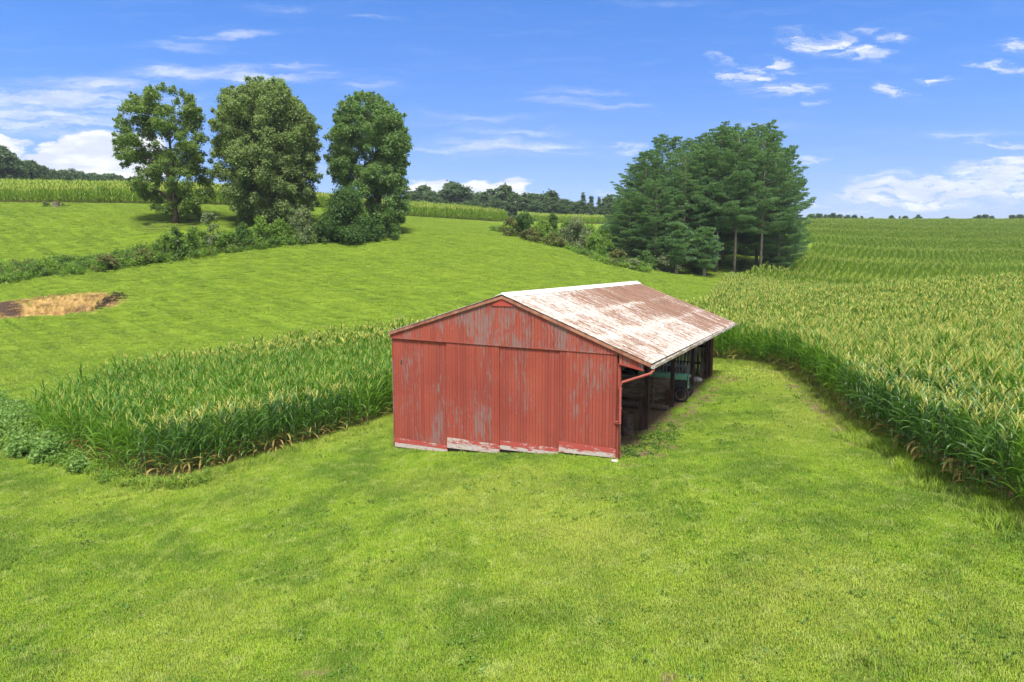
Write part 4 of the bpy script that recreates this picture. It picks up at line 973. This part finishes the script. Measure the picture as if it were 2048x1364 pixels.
hed = [(330, 520, 52, 44, 'shrub', 'bright green bush left of the dark bush pair in the hedgerow'), (357, 515, 44, 48, 'shrubdark', 'dark green bush in the hedgerow below the leftmost tree'),
       (392, 508, 50, 44, 'shrub', 'rounded green bush between the dark bush and the grey-green sapling'), (424, 500, 42, 64, 'shrubgrey', 'grey-green sapling poking above the hedgerow'),
       (452, 500, 46, 42, 'shrub', 'low green bush right of the grey-green sapling'), (490, 494, 52, 38, 'shrubdark', 'spreading bush with dull dark leaves below the middle trees'),
       (522, 490, 46, 46, 'shrub', 'light green bush standing just left of the middle trunks'), (560, 484, 60, 36, 'shrub', 'low wide bush below the widest tree'),
       (610, 482, 70, 50, 'shrubgrey', 'dusty green bush left of the dark cone-shaped shrub'), (694, 480, 112, 98, 'shrubdark', 'large dark cone-shaped shrub in front of the right-hand tree'),
       (650, 482, 50, 56, 'shrubdark', 'smaller dark shrub touching the left side of the cone-shaped shrub'), (742, 478, 56, 46, 'shrubdark', 'dark shrub between the cone-shaped shrub and the last tree'),
       (778, 474, 50, 58, 'shrubdark', 'dark shrub at the right tip of the hedgerow'), (290, 525, 46, 30, 'brush', 'low brownish bush near the middle of the hedgerow'), (90, 545, 60, 28, 'shrub', 'low bush at the left of the hedgerow'),
       (215, 538, 60, 28, 'brush', 'brown-green low bush left of the bright green bushes')]
for i, h_ in enumerate(hed): shrub(h_[0], h_[1]+4, h_[2]*1.15, h_[3]*(1.25 if i < 9 else 1.0), h_[4], h_[5], 'bushes of the hedgerow', 300+i)
br = [(1020, 121, 44, 36, 'brush', 'brownish bush at the left tip of the brush patch'), (1048, 123, 60, 46, 'shrubdark', 'dark round bush near the left tip of the brush patch'), (1085, 122, 50, 42, 'shrub', 'mid green bush left of the round little tree'),
      (1105, 140, 34, 48, 'shrubdark', 'round little dark green tree rising from the brush patch'), (1128, 119, 44, 40, 'shrubgrey', 'pale grey-green bush below the round little tree'), (1155, 118, 74, 62, 'shrubgrey', 'largest pale bush in the centre of the brush patch'),
      (1190, 115, 56, 46, 'weed', 'light green leafy bush right of the largest pale bush'), (1215, 112, 44, 40, 'shrub', 'green bush beside the pines at the brush edge'), (1236, 109, 46, 30, 'brush', 'brown-tinged bush at the right lower end of the brush patch'),
      (1175, 134, 70, 40, 'weed', 'yellow-green bush behind the largest pale bush'), (1210, 138, 60, 44, 'weed', 'yellow-green bush near the left foot of the pines'), (1062, 117, 50, 26, 'brush', 'dull brown low bush in front of the dark round bush'),
      (1105, 116, 50, 26, 'brush', 'reddish brown low bush in the middle of the brush edge'), (1262, 106, 50, 24, 'shrubgrey', 'small grey-green bush at the meadow end of the brush'), (1140, 150, 60, 40, 'shrub', 'green bush at the back of the brush patch')]
for i, (u, Y, w, h, mt, lab) in enumerate(br): shrub(u, 0, w, h, mt, lab, 'bushes of the brush patch', 330+i, Y=Y)
gf = [(1380, 146, 80, 60, 'shrubdark', 'dark bush behind the middle pine trunks'), (1435, 148, 80, 62, 'shrubdark', 'dark bush seen between the bare pine trunks'), (1490, 150, 80, 58, 'shrubdark', 'dark bush behind the right pine trunks'), (1545, 152, 80, 52, 'shrubdark', 'dark bush behind the grove beside the corn'), (1592, 150, 60, 40, 'shrub', 'green bush between the grove and the corn'), (1290, 113, 60, 34, 'shrubdark', 'low dark bush at the left foot of the pine grove'), (1335, 112, 60, 36, 'shrubgrey', 'greyish bush in front of the left pines'), (1395, 116, 44, 24, 'shrubdark', 'low dark bush between the pine trunks'),
      (1545, 124, 60, 34, 'shrubdark', 'dark bush at the right foot of the pine grove'), (1480, 124, 50, 22, 'shrubdark', 'small dark bush behind the bare pine trunks')]
for i, (u, Y, w, h, mt, lab) in enumerate(gf): shrub(u, 0, w, h, mt, lab, 'bushes under the pines', 350+i, Y=Y)

# pines: whorls of flat, upswept boughs
def pine_mesh(seed, h, rmax, clear, nb=120, dens=1.0):
    rg = np.random.default_rng(seed); C, D, S = [], [], []; mb = MB()
    mb.tube([(0, 0, -.3), (.05, 0, h*.3), (-.05, .05, h*.6), (0, 0, h*.99)], [.32, .25, .16, .03], 9)
    dead = MB()
    for i in range(nb):
        f = clear+(1-clear)*((i//5)*5+2.5+rg.normal(0, .9))/nb; f = min(max(f, clear), .995); z = h*f; q = (f-clear)/(1-clear)
        L = rmax*(.55+.45*min(1, q/.22))*(1-q**3.2*.82)**.85*rg.uniform(.6, 1.12); L = max(L, .5); az = i*2.4+rg.normal(0, .4); rise = -.05+.62*q**1.3+rg.normal(0, .07)
        d = np.array([math.cos(az), math.sin(az), 0]); sd = np.array([-math.sin(az), math.cos(az), 0])
        def at(t): return np.array([0, 0, z])+d*L*t+np.array([0, 0, L*(rise*t-.10*t+.24*t*t)])
        mb.tube([at(0), at(.4), at(.8)], [.06*(1-q)+.02, .035, .012], 4, cap=False)
        np_ = max(3, int(L*1.05))
        for j in range(np_):
            t = .30+.70*(j+rg.uniform(.3, 1.0))/np_; t = min(t, 1.0); base = at(t)
            for sg in ((-1, 1, 0) if t > .85 else (-1, 1)):
                off = sd*sg*(L*.26*(1.12-t)+.35)*rg.uniform(.6, 1.3)+d*rg.uniform(-.1, .35)
                pr = rg.uniform(.42, .78)*(.75+.45*(1-q)); pc = base+off+np.array([0, 0, .10+rg.normal(0, .10)])
                m_ = int(34*pr*dens*1.5)
                e = rg.normal(size=(m_, 3)); e /= np.linalg.norm(e, axis=1)[:, None]; e *= (rg.random(m_)**.4)[:, None]*pr
                e[:, 2] = e[:, 2]*.38+.16*np.hypot(e[:, 0], e[:, 1])
                C.extend(pc+e); dd = e*.9/pr+d*.55+np.array([0, 0, .55])+rg.normal(0, .3, (m_, 3)); D.extend(dd/np.linalg.norm(dd, axis=1)[:, None]); S.extend(rg.uniform(.17, .32, m_))
    C = np.array(C); D = np.array(D); S = np.array(S)[:, None]
    r = rg.normal(size=C.shape); sdv = np.cross(D, r); sdv /= np.linalg.norm(sdv, axis=1)[:, None]; up = np.cross(D, sdv)
    Vs, Fs, o = [], [], 0
    for w in (sdv, up*.9+sdv*.3):
        V = np.stack([C-D*S*.4, C-w*S*.30+D*S*.35, C+D*S, C+w*S*.30+D*S*.35], 1).reshape(-1, 3)
        k = np.arange(len(C))*4+o; Fs.append(np.stack([k, k+1, k+2, k+3], 1)); Vs.append(V); o += len(V)
    return mb, meshdata('crown', np.concatenate(Vs), np.concatenate(Fs), M['pine'])
PV = []
for i, (cl, nb) in enumerate(((.16, 130), (.07, 140), (.31, 115))):
    mb, cm = pine_mesh(60+i, 27, 7.5, cl, nb, .95); tmp = mb.build('trunk', M['pinebark'], None, smooth=True); tm = tmp.data; bpy.data.objects.remove(tmp); PV.append((tm, cm)); print('pine faces', len(cm.polygons))
pines = [(1288, 122, 298, 1, .92, 'pine reaching farthest left in the grove, with stray branches against the sky'), (1330, 126, 268, 1, 1, 'tall dense pine, second from the left in the grove'), (1365, 119, 300, 0, .95, 'pine with low boughs left of the bare trunks in the grove'),
         (1398, 127, 284, 1, 1, 'bushy pine filling the middle of the grove between two taller tops'), (1262, 126, 322, 1, .9, 'pine forming the left shoulder of the grove'), (1385, 132, 272, 0, 1, 'pine set back in the middle of the grove, left of the tallest'), (1432, 119, 258, 2, 1, 'pine whose bare leaning trunk shows left of centre in the grove'), (1468, 118, 262, 2, .9, 'pine with bare straight trunk in the centre front of the grove'),
         (1445, 133, 250, 0, 1, 'tallest pine in the centre back of the grove'), (1512, 131, 246, 0, 1.05, 'tall pine with the highest tip on the right half of the grove'), (1520, 120, 270, 2, 1, 'pine with the rightmost bare trunk of the grove'),
         (1550, 130, 292, 1, 1, 'rightmost pine of the grove, its boughs overhanging the corn'), (1300, 134, 330, 1, .95, 'shorter pine at the left back of the grove'), (1258, 119, 378, 1, .8, 'low spreading pine at the far left foot of the grove'), (1310, 117, 350, 1, .9, 'low-boughed pine near the left front of the grove'), (1555, 123, 345, 1, .9, 'small low-boughed pine at the right front of the grove')]
for i, (u, Y, vt, k, ws, lab) in enumerate(pines):
    x, y = atY(u, Y); z = float(hgt(x, y)); hgt_m = (zrow(Y, vt+13)-z); s = hgt_m/27
    root = empty('pine_tree', (x, y, z), 1.7*i); root.scale = (ws*max(s, .8), ws*max(s, .8), s); tag(root, lab, 'pine tree', 'pines of the grove')
    if i == 4: root.rotation_euler = (0.0, .05, 0)
    a = obj('trunk', PV[k][0], root); b = obj('crown', PV[k][1], root)
mb, cm = pine_mesh(90, 8, 2.6, .18, 46, 1.1); 
for j, (u, Y, sc_, lab) in enumerate(((1352, 112, 1.0, 'young pine in front of the grove, left of the bare trunks'), (1408, 113, .95, 'young light green pine right in front of the grove centre'))):
    x, y = atY(u, Y); root = empty('pine_tree', (x, y, float(hgt(x, y))), j*2.0); root.scale = (sc_,)*3; tag(root, lab, 'pine tree', 'young pines')
    if j == 0: t_o = mb.build('trunk', M['pinebark'], root)
    else: obj('trunk', t_o.data, root)
    obj('crown', cm, root)

# far treelines: individual trees, shared crowns
FV = []
for i in range(6):
    rg = np.random.default_rng(400+i); hh = 15.0; w = [5.2, 4.4, 6.0, 4.8, 3.4, 3.2][i]; C, Rr = [], []
    nl = 40
    for j in range(nl):
        f = rg.random(); 
        if i < 4: hw = w*math.sqrt(max(.03, 1-((f-.45)/.58)**2)); r = rg.uniform(1.2, 2.3)
        else: hw = w*(1.02-f); r = rg.uniform(.8, 1.5)*(1.1-.5*f)
        th = rg.uniform(0, 6.28); q = max(0, hw-r*.6)*rg.random()**.4; C.append(np.array([q*math.cos(th), q*math.sin(th), max(1.2, f*hh-r*.3)])); Rr.append(r)
    V, Fc = lobe_leaves(C, Rr, 34 if i < 4 else 60, .55 if i < 4 else .42, rg, flat=.9 if i < 4 else .55)
    mbt = trunk_mesh(hh*.6, .25, C[:6], rg); tmp = mbt.build('trunk', M['bark'], None); tm = tmp.data; bpy.data.objects.remove(tmp)
    FV.append((tm, meshdata('crown', V, Fc, M['far'])))
def far_tree(u, Y, vt, k, lab, grp, wide=1.0):
    x, y = atY(u, Y); z = float(hgt(x, y)); h = zrow(Y, vt)-z; s = max(.3, h/15.3)
    root = empty('tree' if k < 4 else 'pine_tree', (x, y, z), random.uniform(0, 6)); root.scale = (s*wide, s*wide, s)
    tag(root, lab, 'tree', grp); obj('trunk', FV[k][0], root); obj('crown', FV[k][1], root)
random.seed(8)
def tops(u, pts): return float(np.interp(u, [p[0] for p in pts], [p[1] for p in pts]))
TL = [(-60, 285), (0, 290), (25, 312), (60, 322), (85, 330), (110, 340), (135, 338), (160, 346), (200, 350), (230, 352), (270, 358), (330, 366), (640, 378)]
u = -50
i = 0
while u < 330:
    Y = float(np.interp(u, [-50, 60, 270, 400], [250, 275, 370, 400])); far_tree(u, Y+random.uniform(-8, 8), tops(u, TL)+random.uniform(-4, 5), random.choice([0, 1, 2, 3, 0, 2]),
      'green woodland tree in the far treeline beyond the corn at the upper left', 'far trees at the upper left', 1.05); u += random.uniform(9, 14)
for u in (640, 655, 668): far_tree(u, 330, 398+random.uniform(-3, 3), 2, 'distant tree glimpsed low between the two right-hand hilltop trees', 'far trees between the hilltop trees')
TC = [(820, 380), (845, 372), (868, 380), (885, 392), (900, 370), (915, 362), (935, 378), (958, 380), (985, 374), (1010, 370), (1030, 382), (1060, 386), (1080, 382), (1100, 384), (1120, 394), (1145, 400), (1158, 392), (1172, 386), (1185, 392), (1198, 390), (1215, 394), (1260, 398)]
for (u, vt, k) in [(828, 382, 0), (848, 373, 1), (866, 382, 2), (884, 402, 3), (904, 366, 1), (914, 366, 2), (932, 380, 4), (946, 392, 0), (962, 384, 2), (978, 376, 4), (992, 378, 3), (1008, 372, 1), (1020, 384, 0), (1036, 390, 2), (1054, 386, 3), (1068, 388, 0), (1084, 388, 2),
                   (1101, 383, 1), (1116, 396, 3), (1130, 398, 2), (1146, 404, 0), (1166, 384, 5), (1182, 390, 4), (1198, 393, 5), (1214, 394, 1), (1232, 396, 2), (1252, 396, 0), (1275, 398, 3)]:
    far_tree(u, 335+random.uniform(-12, 12), vt, k, 'dark blue-green tree in the far wood behind the centre of the photo' if k < 4 else 'pointed dark conifer in the far wood behind the centre of the photo', 'far wood in the centre', 1.55)
for u in range(832, 1290, 15):
    far_tree(u+random.uniform(-4, 4), 318+random.uniform(-5, 5), 404+max(0, (u-1000)*.02)+random.uniform(-7, 6), random.choice([0, 2, 3]), 'lower dark tree along the front of the far wood in the centre', 'front trees of the far wood', 1.5)
for (u, vt, k) in [(1622, 428, 2), (1636, 427, 0), (1650, 429, 3), (1664, 426, 2), (1678, 429, 0), (1694, 430, 2), (1708, 430, 1), (1722, 432, 3), (1742, 434, 2), (1782, 431, 1), (1798, 431, 4), (1809, 432, 0), (1836, 429, 3), (1892, 433, 2), (1955, 430, 2), (1968, 429, 0), (1982, 432, 1), (2022, 430, 0), (2038, 429, 2), (2056, 430, 3)]:
    far_tree(u, 430, vt, k, 'tiny treetop showing above the corn on the right-hand horizon', 'treetops on the right horizon', 1.3)

# ------------------------------------------------------------------ weeds and rank growth (countless)
def clump(name, seed, r, h, mt, dens=200, ls=.07, nl=6):
    rg = np.random.default_rng(seed); C = [np.array([rg.uniform(-r, r), rg.uniform(-r, r), h*rg.uniform(.2, .8)]) for _ in range(nl)]; Rr = [h*rg.uniform(.25, .5) for _ in range(nl)]
    V, Fc = lobe_leaves(C, Rr, dens, ls, rg, outw=.3); return proto(name, meshdata(name, V, Fc, M[mt]))
def patch(name, poly, n_, protos, label, s0=.7, s1=1.3, front=None, cat='weeds'):
    poly = np.array(poly); x0, y0 = poly.min(0); x1, y1 = poly.max(0); X = rng.uniform(x0, x1, n_); Y = rng.uniform(y0, y1, n_); ok = inside(poly, X, Y); X, Y = X[ok], Y[ok]; N = len(X)
    s = rng.uniform(s0, s1, N)*(1+.3*vnoise(X, Y, .5, 4))
    o = gn_scatter(name, np.stack([X, Y, hgt(X, Y)-.05], 1), np.stack([0*X, 0*X, rng.uniform(0, 6.28, N)], 1), np.stack([s, s, s], 1), rng.integers(0, len(protos), N), protos); print(name, N)
    return tag(o, label, cat, kind='stuff')
wp = [clump('weed_clump', 501, .7, .9, 'weed', 150, .10), clump('weed_clump', 502, .7, 1.1, 'shrub', 140, .10), clump('weed_clump', 503, .6, .8, 'brush', 130, .09), clump('weed_clump', 504, .7, 1.0, 'shrubdark', 140, .10), clump('weed_clump', 505, .7, .7, 'weed', 150, .10)]
patch('hedge_weeds', [hit(*q) for q in ((-150, 588), (0, 568), (200, 545), (400, 517), (600, 491), (795, 474), (790, 460), (700, 462), (600, 466), (480, 474), (400, 482), (330, 496), (200, 522), (0, 535), (-150, 545))], 5200, wp, 'low band of mixed weeds running along the hedgerow bank', .7, 1.5)
patch('brush_weeds', [hit(985, 463), hit(1050, 476), hit(1130, 499), hit(1200, 526), hit(1290, 547), atY(1300, 122), atY(1230, 140), atY(1230, 170), atY(1120, 170), atY(1020, 140)], 5000, wp+[clump('weed_clump', 506, .7, .9, 'weed', 150, .12)], 'tangle of weeds and vines filling the brush patch left of the pines', .7, 1.4)
pw = [clump('pale_weeds', 511, .45, .9, 'palew', 420, .085, 7), clump('pale_weeds', 512, .45, 1.1, 'palew', 400, .085, 7), clump('pale_weeds', 513, .4, .8, 'weed', 400, .07, 6)]
patch('weed_patch', [hit(-160, 850), hit(-60, 876), hit(0, 895), hit(70, 920), hit(130, 935), hit(180, 945), hit(130, 905), hit(60, 862), hit(45, 835), hit(0, 822), hit(-160, 800)], 1500, pw, 'pale broad-leaved weeds sprawling at the left end of the corn strip', .7, 1.15)
rk = [grass_mesh('rank_grass', 520+i, .7, 120, .2, .55, .02, 1.1, 'blade') for i in range(2)]+[clump('rank_leaves', 525+i, .35, .5, m_, 500, .06, 6) for i, m_ in enumerate(('shrub', 'weed', 'weed'))]
patch('rank_grass', [hit(60, 910), hit(150, 948), hit(240, 975), hit(320, 984), hit(400, 972), hit(440, 955), hit(370, 962), hit(300, 960), hit(220, 940), hit(120, 900)], 800, rk, 'dark rank grass around the near left corner of the corn', .5, 1.0, cat='grass')
sw_ = [clump('small_weeds', 530+i, .18, .22, m_, 1500, .035, 5) for i, m_ in enumerate(('weed', 'shrub', 'shrubdark'))]
patch('doorway_weeds', [tuple(bw(s, t))[:2] for s, t in ((10.0, .2), (11.2, .0), (11.6, 3), (10.9, 4.6), (10.2, 4.4), (9.9, 2.5))], 300, sw_, 'small leafy weeds around the first post of the open side', .5, 1.1)
patch('bay_weeds', [tuple(bw(s, t))[:2] for s, t in ((10.1, 4.6), (11.6, 4.6), (12.0, 16.5), (10.2, 16.5))], 420, sw_, 'scattered low weeds along the eave drip line', .3, .8)
dg = [grass_mesh('dry_tuft', 540+i, .9, 150, .1, .3, .02, 1.0, 'blade') for i in range(2)]
m, n = mat('dry_grass'); rp = n.n('ShaderNodeNewGeometry').outputs['Random Per Island']
c = n.mix(n.ramp(rp, 0, 1), (.20, .12, .04), (.52, .38, .17)); out(n, bsdf(n, c, .8, .1)); M['dry'] = m
dg = [grass_mesh('dry_tuft', 545+i, 1.0, 130, .08, .3, .03, 1.0, 'dry') for i in range(3)]
patch('dry_grass', [(PIT[0]+PIT[2]*1.04*math.cos(a), PIT[1]+PIT[3]*1.04*math.sin(a)) for a in np.linspace(0, 6.2, 24)], 430, dg, 'straw-coloured dead grass in the sunken hollow on the left', .4, 1.0, cat='dry grass')

lw = [clump('lawn_weed', 560+i, .13, .07, m_, 2600, .022, 5) for i, m_ in enumerate(('weed', 'shrub', 'palew'))]
X, Y = scatter_pts(2600, 9, 40); ok = soft_ok(X, Y) & in_view(X, Y, .15) & (vnoise(X, Y, .5, 40) > -.05); X, Y = X[ok], Y[ok]; N = len(X); s = rng.uniform(.6, 1.7, N)
tag(gn_scatter('clover', np.stack([X, Y, hgt(X, Y)+.01], 1), np.stack([0*X, 0*X, rng.uniform(0, 6.28, N)], 1), np.stack([s, s, s], 1), rng.integers(0, 3, N), lw), 'clover and small broad-leaved weeds scattered through the lawn', 'clover', kind='stuff')
tg_ = [grass_mesh('long_tuft', 570+i, .22, 46, .07, .19, .010, 1.2) for i in range(3)]
X, Y = scatter_pts(5200, 9, 42); ok = soft_ok(X, Y) & in_view(X, Y, .15) & (vnoise(X, Y, .7, 44)+.25*rng.normal(size=len(X)) > .12); X, Y = X[ok], Y[ok]; N = len(X); s = rng.uniform(.5, 1.3, N)
tag(gn_scatter('grass_tufts', np.stack([X, Y, hgt(X, Y)], 1), np.stack([0*X, 0*X, rng.uniform(0, 6.28, N)], 1), np.stack([s, s, s], 1), rng.integers(0, 3, N), tg_), 'longer tufts standing out of the mown lawn', 'grass', kind='stuff')
patch('dead_scrub', [(PIT[0]+PIT[2]*(.66+.30*math.cos(a)), PIT[1]+PIT[3]*(.45+.40*math.sin(a))) for a in np.linspace(0, 6.2, 14)], 130, [clump('scrub', 580+i, .3, .5, 'scrub', 260, .07, 5) for i in range(2)], 'dark dead scrub piled at the right end of the hollow', .4, 1.0, cat='scrub')
patch('barn_fringe', [tuple(bw(q_, -.08))[:2] for q_ in (-.1, 10.1)]+[tuple(bw(10.1, -.5))[:2], tuple(bw(-.3, -.45))[:2], tuple(bw(-.45, 3))[:2], tuple(bw(-.06, 3))[:2]], 900, tg_, 'ragged longer grass at the foot of the red front wall', .5, 1.2, cat='grass')
# old stump with weeds round it
x, y = hit(113, 414); st_ = empty('tree_stump', (x, y, float(hgt(x, y)))); tag(st_, 'cut grey tree stump in the meadow at the edge of the upper corn', 'stump')
mb = MB(); mb.tube([(0, 0, -.2), (0, 0, .3), (.03, 0, .95)], [.75, .6, .55], 14); mb.build('trunk', M['log'], st_)
for i, (du, w) in enumerate(((-20, 34), (14, 30))): shrub(113+du*1.1, 414, w*.8, 7 if i else 11, 'brush' if i else 'shrubgrey', 'weedy bush on the %s side of the tree stump' % ('left', 'right')[i], 'bushes round the stump', 370+i)

# ------------------------------------------------------------------ air
m, n = mat('haze_air'); vo = n.n('ShaderNodeVolumePrincipled', {'Color': (.80, .88, 1.0), 'Density': .00016, 'Anisotropy': .2})
n.n('ShaderNodeOutputMaterial', {1: vo.outputs[0]})
zlo = float(Z_ALL.min())-1; mb = MB(); mb.box(-1795, 1795, -395, 1495, zlo, float(max(Z_ALL.max(), 60))+12)
tag(mb.build('haze', m), 'thin summer haze over the fields', 'haze', kind='stuff')
